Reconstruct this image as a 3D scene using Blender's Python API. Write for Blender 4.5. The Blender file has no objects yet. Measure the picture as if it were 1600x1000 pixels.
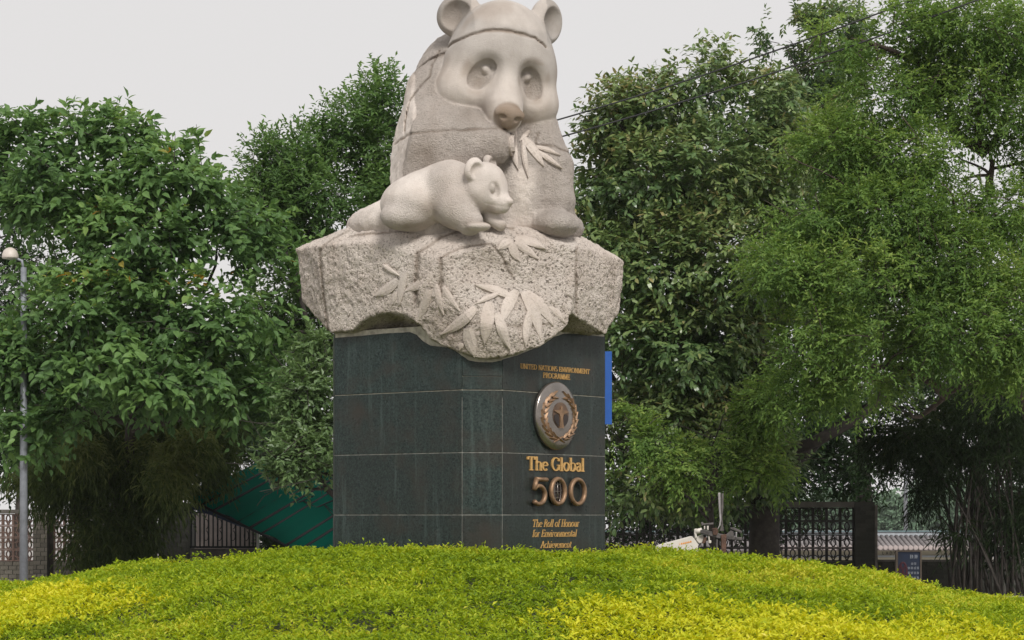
import bpy, bmesh, math, random
import numpy as np
from mathutils import Vector, Matrix

random.seed(7)
RNG = np.random.default_rng(7)
scn = bpy.context.scene
COL = scn.collection
R = math.radians

# ------------------------------------------------------------------ camera, sky, sun, exposure
F_PX, HOR, CAM_Z = 3500.0, 806.0, 1.75          # focal length in photo pixels, horizon row, eye height
cd = bpy.data.cameras.new("camera")
cam = bpy.data.objects.new("camera", cd)
COL.objects.link(cam)
cam.location = (0, 0, CAM_Z)
cam.rotation_euler = (R(90), 0, 0)
cd.sensor_width = 36
cd.lens = 36 * F_PX / 1600
cd.shift_y = (HOR - 500) / 1600
cd.clip_start, cd.clip_end = 0.5, 3000
scn.camera = cam

SUN_EL, SUN_AZ = R(42), R(14)                   # height, and angle right of straight behind the camera
w = bpy.data.worlds.new("World")
scn.world = w
w.use_nodes = True
nt = w.node_tree
nt.nodes.clear()
out = nt.nodes.new("ShaderNodeOutputWorld")
bg = nt.nodes.new("ShaderNodeBackground")
sky = nt.nodes.new("ShaderNodeTexSky")
sky.sky_type = 'NISHITA'
sky.sun_disc = False
sky.sun_elevation = SUN_EL
sky.sun_rotation = R(180) - SUN_AZ
sky.dust_density = 6
sky.air_density = 1
mixw = nt.nodes.new("ShaderNodeMix")
mixw.data_type = 'RGBA'
mixw.inputs[0].default_value = 0.96             # an even overcast layer lies over the clear sky
mixw.inputs[7].default_value = (7.9, 7.72, 7.66, 1)
nt.links.new(sky.outputs[0], mixw.inputs[6])
nt.links.new(mixw.outputs[2], bg.inputs[0])
bg.inputs[1].default_value = 0.05
nt.links.new(bg.outputs[0], out.inputs[0])

sl = bpy.data.lights.new("sun", 'SUN')
sl.energy = 1.5
sl.angle = R(15)
sl.color = (1.0, 0.965, 0.92)
so = bpy.data.objects.new("sun", sl)
COL.objects.link(so)
sdir = Vector((math.sin(SUN_AZ) * math.cos(SUN_EL), -math.cos(SUN_AZ) * math.cos(SUN_EL), math.sin(SUN_EL)))
so.rotation_euler = sdir.to_track_quat('Z', 'Y').to_euler()
so.location = (10, -10, 30)

scn.view_settings.view_transform = 'Standard'
scn.view_settings.look = 'None'
scn.view_settings.gamma = 1
scn.view_settings.exposure = 1.0
scn.view_settings.use_curve_mapping = False
scn.cycles.max_bounces = 6
scn.cycles.diffuse_bounces = 3
scn.cycles.transmission_bounces = 4

# ------------------------------------------------------------------ helpers: places, objects, meshes
def at(px, py, Y):
    """A point of the place, seen at photo pixel (px, py) from the camera when Y metres away."""
    return Vector(((px - 800) / F_PX * Y, Y, CAM_Z - (py - HOR) / F_PX * Y))

def link(name, me, mat=None, parent=None, loc=None):
    o = bpy.data.objects.new(name, me)
    COL.objects.link(o)
    if mat is not None and me is not None and not me.materials:
        me.materials.append(mat)
    if parent is not None:
        o.parent = parent
    if loc is not None:
        o.location = loc
    return o

def thing(name, label, cat, loc=(0, 0, 0), group=None):
    o = bpy.data.objects.new(name, None)
    COL.objects.link(o)
    o.location = loc
    o.empty_display_size = 0.2
    o['label'] = label
    o['category'] = cat
    if group:
        o['group'] = group
    return o

def place(parent):
    """Children of this parent are built in world space; undo its location."""
    return Matrix.Translation(-Vector(parent.location))

class MB:
    """Collects geometry of one mesh."""
    def __init__(s):
        s.v, s.f = [], []
    def add(s, vs, fs):
        b = len(s.v)
        s.v += [tuple(p) for p in vs]
        s.f += [tuple(i + b for i in q) for q in fs]
    def box(s, lo, hi, M=None):
        x0, y0, z0 = lo
        x1, y1, z1 = hi
        vs = [Vector(p) for p in ((x0,y0,z0),(x1,y0,z0),(x1,y1,z0),(x0,y1,z0),(x0,y0,z1),(x1,y0,z1),(x1,y1,z1),(x0,y1,z1))]
        if M is not None:
            vs = [M @ p for p in vs]
        s.add(vs, [(0,3,2,1),(4,5,6,7),(0,1,5,4),(1,2,6,5),(2,3,7,6),(3,0,4,7)])
    def bar(s, a, b, wd, dp, up=(0, 0, 1)):
        a, b = Vector(a), Vector(b)
        d = (b - a)
        L = d.length
        d.normalize()
        x = d.cross(Vector(up))
        if x.length < 1e-4:
            x = d.cross(Vector((0, 1, 0)))
        x.normalize()
        y = x.cross(d)
        M = Matrix((x, y, d)).transposed().to_4x4()
        M.translation = a
        s.box((-wd/2, -dp/2, 0), (wd/2, dp/2, L), M)
    def tube(s, pts, rad, n=8, cap=True, closed=False, flat=1.0, up=(0, 0, 1)):
        pts = [Vector(p) for p in pts]
        m = len(pts)
        rs = rad if hasattr(rad, '__len__') else [rad] * m
        rings = []
        px = None
        for i, p in enumerate(pts):
            if closed:
                d = pts[(i+1) % m] - pts[i-1]
            else:
                d = pts[min(i+1, m-1)] - pts[max(i-1, 0)]
            d.normalize()
            x = (d.cross(Vector(up)) if px is None else px - d * px.dot(d))
            if x.length < 1e-4:
                x = d.cross(Vector((0.3, 1, 0.1)))
            x.normalize()
            px = x
            y = d.cross(x)
            rings.append([p + (x * math.cos(t) + y * math.sin(t) * flat) * rs[i] for t in [2*math.pi*k/n for k in range(n)]])
        vs = [q for r in rings for q in r]
        fs = []
        for i in range(m if closed else m - 1):
            for k in range(n):
                a, b = i*n + k, i*n + (k+1) % n
                c, d_ = ((i+1) % m)*n + (k+1) % n, ((i+1) % m)*n + k
                fs.append((a, b, c, d_))
        if cap and not closed:
            fs.append(tuple(range(n-1, -1, -1)))
            fs.append(tuple((m-1)*n + k for k in range(n)))
        s.add(vs, fs)
    def lathe(s, prof, n=20, M=None):
        vs = []
        for r, z in prof:
            for k in range(n):
                p = Vector((r*math.cos(2*math.pi*k/n), r*math.sin(2*math.pi*k/n), z))
                vs.append(M @ p if M is not None else p)
        fs = []
        for i in range(len(prof)-1):
            for k in range(n):
                fs.append((i*n+k, i*n+(k+1) % n, (i+1)*n+(k+1) % n, (i+1)*n+k))
        fs.append(tuple(range(n-1, -1, -1)))
        fs.append(tuple((len(prof)-1)*n+k for k in range(n)))
        s.add(vs, fs)
    def prism(s, poly, fn, d0, d1):
        """poly: 2D outline; fn(u, v, d) gives the 3D point at depth d."""
        n = len(poly)
        vs = [fn(u, v, d0) for u, v in poly] + [fn(u, v, d1) for u, v in poly]
        fs = [tuple(range(n)), tuple(range(2*n-1, n-1, -1))]
        fs += [((i+1) % n, i, n+i, n+(i+1) % n) for i in range(n)]
        s.add(vs, fs)
    def mesh(s, name, smooth=False):
        me = bpy.data.meshes.new(name)
        me.from_pydata(s.v, [], s.f)
        me.update()
        bm = bmesh.new()
        bm.from_mesh(me)
        bmesh.ops.recalc_face_normals(bm, faces=bm.faces)
        bm.to_mesh(me)
        bm.free()
        if smooth:
            me.polygons.foreach_set("use_smooth", [True]*len(me.polygons))
        return me
    def build(s, name, mat, parent=None, smooth=False, world=True):
        me = s.mesh(name, smooth)
        if parent is not None and world:
            T = Matrix.Identity(4)
            q = parent
            while q is not None:
                T = Matrix.Translation(-Vector(q.location)) @ T
                q = q.parent
            me.transform(T)
        return link(name, me, mat, parent)

def np_mesh(name, verts, quads, mat, parent=None, attrs=None, smooth=True, tris=None):
    me = bpy.data.meshes.new(name)
    nv = len(verts)
    me.vertices.add(nv)
    me.vertices.foreach_set("co", np.ascontiguousarray(verts, dtype=np.float32).ravel())
    k = 4 if quads is not None else 3
    fa = quads if quads is not None else tris
    nf = len(fa)
    me.loops.add(nf * k)
    me.loops.foreach_set("vertex_index", np.ascontiguousarray(fa, dtype=np.int32).ravel())
    me.polygons.add(nf)
    me.polygons.foreach_set("loop_start", np.arange(0, nf*k, k, dtype=np.int32))
    me.polygons.foreach_set("loop_total", np.full(nf, k, dtype=np.int32))
    me.polygons.foreach_set("use_smooth", np.full(nf, smooth, dtype=bool))
    for an, av in (attrs or {}).items():
        a = me.attributes.new(an, 'FLOAT', 'POINT')
        a.data.foreach_set("value", np.ascontiguousarray(av, dtype=np.float32))
    me.update(calc_edges=True)
    me.validate()
    if parent is not None:
        T = Vector((0, 0, 0))
        q = parent
        while q is not None:
            T -= Vector(q.location)
            q = q.parent
        me.transform(Matrix.Translation(T))
    return link(name, me, mat, parent)

# ------------------------------------------------------------------ helpers: materials
def nodes_of(name):
    m = bpy.data.materials.new(name)
    m.use_nodes = True
    n = m.node_tree.nodes
    b = n["Principled BSDF"]
    return m, m.node_tree, n, m.node_tree.links, b

def mix_rgb(t, fac, a, b, mode='MIX'):
    m = t.nodes.new("ShaderNodeMix")
    m.data_type = 'RGBA'
    m.blend_type = mode
    for sock, v in ((m.inputs[0], fac), (m.inputs[6], a), (m.inputs[7], b)):
        if hasattr(v, 'is_linked'):
            t.links.new(v, sock)
        else:
            sock.default_value = v if not isinstance(v, tuple) or len(v) == 4 else (*v, 1)
    return m.outputs[2]

def math_n(t, op, a, b=0.0, clamp=False):
    m = t.nodes.new("ShaderNodeMath")
    m.operation = op
    m.use_clamp = clamp
    for sock, v in ((m.inputs[0], a), (m.inputs[1], b)):
        if hasattr(v, 'is_linked'):
            t.links.new(v, sock)
        else:
            sock.default_value = v
    return m.outputs[0]

def noise_n(t, scale, detail=4, rough=0.55, vec=None, stretch=None):
    n = t.nodes.new("ShaderNodeTexNoise")
    n.inputs["Scale"].default_value = scale
    n.inputs["Detail"].default_value = detail
    n.inputs["Roughness"].default_value = rough
    if vec is None:
        vec = t.nodes.new("ShaderNodeTexCoord").outputs["Object"]
    if stretch:
        mp = t.nodes.new("ShaderNodeMapping")
        mp.inputs["Scale"].default_value = stretch
        t.links.new(vec, mp.inputs["Vector"])
        vec = mp.outputs["Vector"]
    t.links.new(vec, n.inputs["Vector"])
    return n.outputs["Fac"]

def ramp_n(t, fac, stops):
    r = t.nodes.new("ShaderNodeValToRGB")
    el = r.color_ramp.elements
    while len(el) < len(stops):
        el.new(0.5)
    for e, (p, c) in zip(el, stops):
        e.position = p
        e.color = c if len(c) == 4 else (*c, 1)
    t.links.new(fac, r.inputs[0])
    return r.outputs["Color"]

def bump_n(t, h, strength, dist, normal=None):
    b = t.nodes.new("ShaderNodeBump")
    b.inputs["Distance"].default_value = dist
    if hasattr(strength, 'is_linked'):
        t.links.new(strength, b.inputs["Strength"])
    else:
        b.inputs["Strength"].default_value = strength
    t.links.new(h, b.inputs["Height"])
    if normal is not None:
        t.links.new(normal, b.inputs["Normal"])
    return b.outputs["Normal"]

def attr_n(t, name, out="Fac"):
    a = t.nodes.new("ShaderNodeAttribute")
    a.attribute_name = name
    return a.outputs[out]

def rnd_n(t):
    return t.nodes.new("ShaderNodeObjectInfo").outputs["Random"]

def simple(name, col, rough=0.6, metal=0.0, var=0.25, scale=6, bump=0.0, bscale=40, spec=0.5, rand=0.0):
    m, t, n, l, b = nodes_of(name)
    f = noise_n(t, scale)
    lo = tuple(c*(1-var) for c in col)
    hi = tuple(min(1, c*(1+var)) for c in col)
    c = ramp_n(t, f, [(0.3, lo), (0.7, hi)])
    if rand:
        v = math_n(t, 'MULTIPLY_ADD', rnd_n(t), 2*rand)
        t.nodes[-1].inputs[2].default_value = 1 - rand
        hs = n.new("ShaderNodeHueSaturation")
        l.new(v, hs.inputs["Value"])
        l.new(c, hs.inputs["Color"])
        c = hs.outputs[0]
    l.new(c, b.inputs["Base Color"])
    b.inputs["Roughness"].default_value = rough
    b.inputs["Metallic"].default_value = metal
    b.inputs["Specular IOR Level"].default_value = spec
    if bump:
        l.new(bump_n(t, noise_n(t, bscale, 3), bump, 0.02), b.inputs["Normal"])
    return m

def stone_mat():
    m, t, n, l, b = nodes_of("carved_stone")
    rough, stain, moss, pit = attr_n(t, "rough"), attr_n(t, "stain"), attr_n(t, "moss"), attr_n(t, "pit")
    tc = n.new("ShaderNodeTexCoord").outputs["Object"]
    big = noise_n(t, 1.6, 5, 0.6, tc)
    c = ramp_n(t, big, [(0.28, (0.58, 0.505, 0.45)), (0.72, (0.73, 0.67, 0.615))])
    streak = noise_n(t, 5, 4, 0.65, tc, (1.0, 1.0, 0.16))
    sm = math_n(t, 'MULTIPLY', math_n(t, 'SUBTRACT', streak, 0.5, True), 2.2, True)
    c = mix_rgb(t, math_n(t, 'MULTIPLY', sm, 0.55), c, (0.33, 0.255, 0.20))
    fine = noise_n(t, 75, 3, 0.7, tc)
    c = mix_rgb(t, math_n(t, 'MULTIPLY', math_n(t, 'MULTIPLY', rough, 0.8), math_n(t, 'SUBTRACT', 1.0, attr_n(t, 'coarse'))), c, ramp_n(t, noise_n(t, 52, 4, 0.7, tc), [(0.36, (0.80, 0.77, 0.745)), (0.50, (1, 1, 1))]), 'MULTIPLY')
    vo = n.new("ShaderNodeTexVoronoi")
    vo.inputs["Scale"].default_value = 17
    l.new(tc, vo.inputs["Vector"])
    pm = ramp_n(t, vo.outputs["Distance"], [(0.12, (1, 1, 1)), (0.34, (0, 0, 0))])
    pm = math_n(t, 'MULTIPLY', math_n(t, 'MULTIPLY', pm, pit), ramp_n(t, noise_n(t, 9, 2, 0.5, tc), [(0.4, (0.15,)*3), (0.6, (1,)*3)]))
    c = mix_rgb(t, math_n(t, 'MULTIPLY', pm, 0.8), c, (0.20, 0.17, 0.145))
    cm = ramp_n(t, noise_n(t, 33, 2, 0.5, tc), [(0.365, (0.50, 0.46, 0.42)), (0.425, (1.27, 1.25, 1.22))])
    c = mix_rgb(t, math_n(t, 'MULTIPLY', attr_n(t, 'coarse'), 0.85), c, cm, 'MULTIPLY')
    gr = ramp_n(t, noise_n(t, 3.2, 6, 0.68, tc, (1, 1, 0.55)), [(0.42, (0, 0, 0)), (0.68, (1, 1, 1))])
    c = mix_rgb(t, math_n(t, 'MULTIPLY', math_n(t, 'MULTIPLY', gr, 0.42), math_n(t, 'SUBTRACT', 1.0, math_n(t, 'MULTIPLY', attr_n(t, 'coarse'), 0.85))), c, (0.36, 0.32, 0.285))
    c = mix_rgb(t, attr_n(t, 'grey'), c, ramp_n(t, noise_n(t, 4, 5, 0.65, tc), [(0.35, (0.300, 0.278, 0.255)), (0.65, (0.385, 0.36, 0.335))]))
    c = mix_rgb(t, stain, c, (0.20, 0.145, 0.10))
    c = mix_rgb(t, moss, c, (0.20, 0.19, 0.09))
    l.new(c, b.inputs["Base Color"])
    b.inputs["Roughness"].default_value = 0.85
    b.inputs["Specular IOR Level"].default_value = 0.25
    h1 = math_n(t, 'ADD', math_n(t, 'MULTIPLY', noise_n(t, 52, 4, 0.7, tc), 1.3), math_n(t, 'MULTIPLY', fine, 0.6))
    h1 = math_n(t, 'ADD', h1, math_n(t, 'MULTIPLY', math_n(t, 'MULTIPLY', noise_n(t, 33, 2, 0.5, tc), 1.3), attr_n(t, 'coarse')))
    h1 = math_n(t, 'SUBTRACT', h1, math_n(t, 'MULTIPLY', pm, 0.9))
    st = math_n(t, 'ADD', math_n(t, 'MULTIPLY', rough, 0.85), 0.15)
    l.new(bump_n(t, h1, st, 0.045), b.inputs["Normal"])
    return m

def granite_mat():
    m, t, n, l, b = nodes_of("dark_granite")
    tc = n.new("ShaderNodeTexCoord").outputs["Object"]
    c = ramp_n(t, noise_n(t, 42, 4, 0.8, tc), [(0.38, (0.007, 0.0135, 0.0125)), (0.62, (0.040, 0.058, 0.054))])
    r = rnd_n(t)
    c = mix_rgb(t, math_n(t, 'MULTIPLY', r, 0.5), c, (0.019, 0.0165, 0.0145))
    st = noise_n(t, 7, 5, 0.7, tc, (1.6, 1.6, 0.10))
    sm = ramp_n(t, st, [(0.54, (0, 0, 0)), (0.74, (1, 1, 1))])
    c = mix_rgb(t, math_n(t, 'MULTIPLY', sm, 0.42), c, (0.095, 0.130, 0.122))
    bl = noise_n(t, 2.2, 4, 0.6, tc)
    c = mix_rgb(t, math_n(t, 'MULTIPLY', math_n(t, 'SUBTRACT', bl, 0.47, True), 3.0, True), c, (0.040, 0.033, 0.027))
    l.new(c, b.inputs["Base Color"])
    l.new(ramp_n(t, noise_n(t, 5, 4, 0.6, tc), [(0.3, (0.22,)*3), (0.7, (0.48,)*3)]), b.inputs["Roughness"])
    b.inputs["Specular IOR Level"].default_value = 0.2
    l.new(bump_n(t, noise_n(t, 60, 2, 0.5, tc), 0.05, 0.01), b.inputs["Normal"])
    return m

def leaf_mat(name, stops, rough=0.42, trans=0.35, tcol=None, spec=0.5):
    """Leaf colour follows a per-leaf number; light also passes through."""
    m, t, n, l, b = nodes_of(name)
    c = ramp_n(t, attr_n(t, "var"), stops)
    l.new(c, b.inputs["Base Color"])
    b.inputs["Roughness"].default_value = rough
    b.inputs["Specular IOR Level"].default_value = spec
    tr = n.new("ShaderNodeBsdfTranslucent")
    hs = n.new("ShaderNodeHueSaturation")
    hs.inputs["Hue"].default_value = 0.485
    hs.inputs["Saturation"].default_value = 1.1
    hs.inputs["Value"].default_value = 1.3
    l.new(c, hs.inputs["Color"])
    l.new(hs.outputs[0], tr.inputs[0])
    mx = n.new("ShaderNodeMixShader")
    mx.inputs[0].default_value = trans
    l.new(b.outputs[0], mx.inputs[1])
    l.new(tr.outputs[0], mx.inputs[2])
    l.new(mx.outputs[0], n["Material Output"].inputs["Surface"])
    return m

STONE = stone_mat()
GRANITE = granite_mat()
M_MORTAR = simple("lime_mortar", (0.36, 0.34, 0.28), 0.9, var=0.35, scale=14, bump=0.4)
M_SEAM = simple("pale_seam_mortar", (0.17, 0.17, 0.155), 0.9, var=0.5, scale=14, bump=0.3)
M_GOLD = simple("gilt_letter", (0.56, 0.34, 0.12), 0.45, 0.35, var=0.25, scale=30)
M_BRONZE = simple("bronze", (0.25, 0.155, 0.092), 0.5, 0.5, var=0.35, scale=14)
M_DARKBRONZE = simple("dark_bronze", (0.035, 0.025, 0.022), 0.45, 0.4, var=0.3)
M_MIDBRONZE = simple("tarnished_bronze", (0.13, 0.082, 0.056), 0.55, 0.4, var=0.3)
M_STEEL = simple("brushed_steel", (0.24, 0.215, 0.195), 0.24, 0.8, var=0.15, scale=5)
M_BARK = simple("bark", (0.036, 0.030, 0.025), 0.9, var=0.45, scale=9, bump=0.6, bscale=22)
M_BROWNBARK = simple("brown_bark", (0.055, 0.040, 0.030), 0.9, var=0.45, scale=9, bump=0.6, bscale=22)
M_BLUE = simple("blue_paint", (0.008, 0.085, 0.36), 0.5, var=0.1)
M_POLE = simple("galvanised_grey_paint", (0.22, 0.235, 0.26), 0.5, 0.2, var=0.2, scale=8)
M_LAMP = simple("pale_lamp_shell", (0.55, 0.49, 0.44), 0.5, var=0.1)

# ------------------------------------------------------------------ helpers: carving (distance fields -> surface)
_TAB = np.random.default_rng(3).random((32, 32, 32)).astype(np.float32)
def noise3(P, freq, seed=0):
    q = P * freq + seed * 7.31
    i = np.floor(q)
    f = (q - i).astype(np.float32)
    i = i.astype(np.int64)
    f = f * f * (3 - 2 * f)
    i0, i1 = i % 32, (i + 1) % 32
    fx, fy, fz = f[:, 0], f[:, 1], f[:, 2]
    T = _TAB
    def g(a, b, c):
        return T[a[:, 0], b[:, 1], c[:, 2]]
    x00 = g(i0, i0, i0) * (1-fx) + g(i1, i0, i0) * fx
    x10 = g(i0, i1, i0) * (1-fx) + g(i1, i1, i0) * fx
    x01 = g(i0, i0, i1) * (1-fx) + g(i1, i0, i1) * fx
    x11 = g(i0, i1, i1) * (1-fx) + g(i1, i1, i1) * fx
    return (x00*(1-fy) + x10*fy) * (1-fz) + (x01*(1-fy) + x11*fy) * fz

def smin(a, b, k):
    h = np.clip(0.5 + 0.5 * (b - a) / k, 0, 1)
    return b + (a - b) * h - k * h * (1 - h)
def smax(a, b, k):
    return -smin(-a, -b, k)
def ell(P, c, r, M=None):
    q = P - np.array(c, dtype=np.float32)
    if M is not None:
        q = q @ M
    r = np.array(r, dtype=np.float32)
    k0 = np.sqrt(((q / r) ** 2).sum(1)) + 1e-9
    k1 = np.sqrt(((q / (r * r)) ** 2).sum(1)) + 1e-9
    return k0 * (k0 - 1) / k1
def cap(P, a, b, r1, r2):
    a, b = np.array(a, dtype=np.float32), np.array(b, dtype=np.float32)
    ab = b - a
    t = np.clip(((P - a) @ ab) / (ab @ ab), 0, 1)
    return np.sqrt(((P - a - t[:, None] * ab) ** 2).sum(1)) - (r1 + (r2 - r1) * t)
def chain(P, pts, k):
    d = None
    for (a, ra), (b, rb) in zip(pts[:-1], pts[1:]):
        e = cap(P, a, b, ra, rb)
        d = e if d is None else smin(d, e, k)
    return d
def seg2(x, z, pts):
    """Distance in the X-Z plane to a polyline, and the position along it (0..1)."""
    d = np.full(x.shape, 9.0, dtype=np.float32)
    tt = np.zeros(x.shape, dtype=np.float32)
    n = len(pts) - 1
    for i in range(n):
        ax, az = pts[i]
        bx, bz = pts[i+1]
        dx, dz = bx-ax, bz-az
        t = np.clip(((x-ax)*dx + (z-az)*dz) / (dx*dx + dz*dz + 1e-9), 0, 1)
        e = np.hypot(x-ax-t*dx, z-az-t*dz)
        m = e < d
        d[m] = e[m]
        tt[m] = (i + t[m]) / n
    return d, tt
def sstep(a, b, x):
    t = np.clip((x - a) / (b - a), 0, 1)
    return t * t * (3 - 2 * t)

def surface(fn, lo, hi, h, coarse=4):
    """Dual surface of fn < 0 in the box lo..hi on a grid of step h; fn is only read near the surface."""
    lo, hi = np.array(lo, dtype=np.float64), np.array(hi, dtype=np.float64)
    H = h * coarse
    nc = np.ceil((hi - lo) / H).astype(int) + 1
    ax = [lo[i] + H * np.arange(nc[i]) for i in range(3)]
    G = np.stack(np.meshgrid(*ax, indexing='ij'), -1).reshape(-1, 3).astype(np.float32)
    dc = fn(G).reshape(nc)
    n = (nc - 1) * coarse + 1
    ix = [np.minimum(np.round(np.arange(n[i]) / coarse).astype(int), nc[i]-1) for i in range(3)]
    d = dc[np.ix_(*ix)].astype(np.float32)
    m = np.abs(d) < H * 1.9
    fx = [(lo[i] + h * np.arange(n[i])).astype(np.float32) for i in range(3)]
    I = np.nonzero(m)
    Q = np.stack([fx[0][I[0]], fx[1][I[1]], fx[2][I[2]]], 1)
    vals = np.concatenate([fn(Q[a:a+400000]) for a in range(0, len(Q), 400000)])
    d[I] = vals
    s = d < 0
    c = np.zeros(np.array(s.shape) - 1, dtype=np.int8)
    for a in (0, 1):
        for b in (0, 1):
            for e in (0, 1):
                c += s[a:s.shape[0]-1+a, b:s.shape[1]-1+b, e:s.shape[2]-1+e]
    act = (c > 0) & (c < 8)
    idx = np.full(act.shape, -1, dtype=np.int64)
    K = np.nonzero(act)
    idx[K] = np.arange(len(K[0]))
    pos = np.zeros((len(K[0]), 3))
    cnt = np.zeros(len(K[0]))
    for axis in range(3):
        o1, o2 = [q for q in range(3) if q != axis]
        for u in (0, 1):
            for v in (0, 1):
                off = [0, 0, 0]
                off[o1], off[o2] = u, v
                A = d[K[0]+off[0], K[1]+off[1], K[2]+off[2]]
                off2 = list(off)
                off2[axis] = 1
                B = d[K[0]+off2[0], K[1]+off2[1], K[2]+off2[2]]
                cr = (A < 0) != (B < 0)
                t = np.where(cr, A / np.where(cr, A - B, 1), 0)
                p = np.zeros_like(pos)
                p[:, axis] = t
                p[:, o1], p[:, o2] = u, v
                pos[cr] += p[cr]
                cnt[cr] += 1
    pos /= cnt[:, None]
    V = lo + h * (np.stack(K, 1) + pos)
    quads = []
    for axis in range(3):
        o1, o2 = (axis+1) % 3, (axis+2) % 3
        sl0 = [slice(None)]*3
        sl1 = [slice(None)]*3
        sl0[axis] = slice(0, -1)
        sl1[axis] = slice(1, None)
        for q in (o1, o2):
            sl0[q] = slice(1, -1)
            sl1[q] = slice(1, -1)
        a, b = s[tuple(sl0)], s[tuple(sl1)]
        E = np.nonzero(a != b)
        fl = a[E]
        base = [None]*3
        base[axis] = E[axis]
        base[o1] = E[o1] + 1
        base[o2] = E[o2] + 1
        def cell(u, v):
            g = [None]*3
            g[axis] = base[axis]
            g[o1] = base[o1] - u
            g[o2] = base[o2] - v
            return idx[tuple(g)]
        q = np.stack([cell(1, 1), cell(0, 1), cell(0, 0), cell(1, 0)], 1)
        q[~fl] = q[~fl][:, ::-1]
        quads.append(q)
    Q = np.concatenate(quads)
    Q = Q[(Q >= 0).all(1)]
    return V, Q

def march(fn, O, D, d0, steps=90):
    """Sphere-trace rays to fn = 0; returns points."""
    t = np.array(d0, dtype=np.float32) * np.ones(len(D), dtype=np.float32)
    for _ in range(steps):
        P = (O + D * t[:, None]).astype(np.float32)
        t += fn(P) * 0.7
    return O + D * t[:, None]
def grad(fn, P, e=0.02):
    P = P.astype(np.float32)
    g = np.zeros_like(P)
    for k in range(3):
        q = np.zeros(3, dtype=np.float32)
        q[k] = e
        g[:, k] = fn(P + q) - fn(P - q)
    return g / (np.linalg.norm(g, axis=1, keepdims=True) + 1e-9)

# ------------------------------------------------------------------ the granite pedestal
PED_C, PED_T, PED_A, PED_K = Vector((-0.533, 27.683, 0)), R(51.468), 1.346, 0.335
pu = Vector((math.cos(PED_T), math.sin(PED_T), 0))
pv = Vector((-math.sin(PED_T), math.cos(PED_T), 0))
def ped(p, q):
    return PED_C + pu*p + pv*q
A_, K_ = PED_A, PED_K
OCT = [(-A_, -A_+K_), (-A_+K_, -A_), (A_-K_, -A_), (A_, -A_+K_), (A_, A_-K_), (A_-K_, A_), (-A_+K_, A_), (-A_, A_-K_)]
OCT = [ped(*c) for c in OCT]          # ring of plan corners, from the front chamfer rightwards
ZG = 1.05                              # the pedestal goes down into the mound
ROWS = [ZG, CAM_Z + (HOR-804.5)/F_PX*26.0, CAM_Z + (HOR-707)/F_PX*26.0, CAM_Z + (HOR-609)/F_PX*26.0]

def face_frame(i):
    a, b = OCT[i], OCT[(i+1) % 8]
    u = (b - a).normalized()
    n = Vector((u.y, -u.x, 0))
    return a, u, n, (b - a).length
def face_sz(i, px, py):
    """Where the sight line of photo pixel (px, py) meets face i: (along, height)."""
    a, u, n, L = face_frame(i)
    d = Vector(((px-800)/F_PX, 1, -(py-HOR)/F_PX))
    o = Vector((0, 0, CAM_Z))
    t = (a - o).dot(n) / d.dot(n)
    p = o + d*t
    return (Vector((p.x, p.y, 0)) - a).dot(u), p.z
def face_fn(i):
    a, u, n, L = face_frame(i)
    return lambda s, z, d: Vector((a.x, a.y, 0)) + u*s + n*d + Vector((0, 0, z))

pedestal = thing("granite_pedestal", "dark green granite pedestal with gilt lettering under the carved pandas", "pedestal", (PED_C.x, PED_C.y, ZG))
core = MB()
def ring(off, z):
    out = []
    for i in range(8):
        d = (OCT[i] - PED_C)
        out.append(PED_C + d * (1 - off/d.length) + Vector((0, 0, z)))
    return out
r0, r1 = ring(0.006, ZG), ring(0.006, CAM_Z + (HOR-625)/F_PX*26.6)
r2, r3 = ring(0.012, CAM_Z + (HOR-625)/F_PX*26.6), ring(0.012, CAM_Z + (HOR-512)/F_PX*26.6)
core.add(r0 + r1, [tuple(range(7, -1, -1)), tuple(range(8, 16))] + [(i, (i+1) % 8, 8+(i+1) % 8, 8+i) for i in range(8)])
core.build("joint_bed", M_SEAM, pedestal)
core = MB()
core.add(r2 + r3, [tuple(range(7, -1, -1)), tuple(range(8, 16))] + [(i, (i+1) % 8, 8+(i+1) % 8, 8+i) for i in range(8)])
core.build("mortar_bed", M_MORTAR, pedestal)

TOPS = {7: [(523, 528), (560, 525), (600, 521), (640, 519), (650, 523), (660, 533), (672, 540), (700, 543), (712, 549), (722, 556)],
        0: [(722, 556), (732, 563), (748, 566), (770, 566), (785, 563)],
        1: [(785, 562), (810, 555), (832, 546), (850, 538), (866, 527), (880, 522), (890, 521), (945, 526)]}
G = 0.005
for i in range(8):
    a, u, n, L = face_frame(i)
    fn = face_fn(i)
    zt_flat = CAM_Z + (HOR-522)/F_PX*27.2
    for k in range(4):
        z0 = ROWS[k] + (G if k else 0)
        z1 = ROWS[k+1] - G if k < 3 else None
        outs = []
        if k < 3:
            outs = [[(G, z0), (L-G, z0), (L-G, z1), (G, z1)]]
        else:
            top = [face_sz(i, *p) for p in TOPS[i]] if i in TOPS else [(0, zt_flat), (L, zt_flat)]
            top = [(min(max(s, G), L-G), z) for s, z in top]
            if i == 0:
                zc = face_sz(0, 755, 588)[1]
                outs = [[(G, z0), (L-G, z0), (L-G, zc-G*0.6), (G, zc-G*0.6)],
                        [(G, zc+G*0.6), (L-G, zc+G*0.6)] + top[::-1]]
            else:
                outs = [[(G, z0), (L-G, z0)] + top[::-1]]
        for poly in outs:
            mb = MB()
            mb.prism(poly, fn, -0.03, 0.0)
            o = mb.build("granite_slab", GRANITE, pedestal)
            bv = o.modifiers.new("edge", 'BEVEL')
            bv.width = 0.004
            bv.segments = 1
            bv.limit_method = 'ANGLE'
            bv.angle_limit = R(60)

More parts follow.
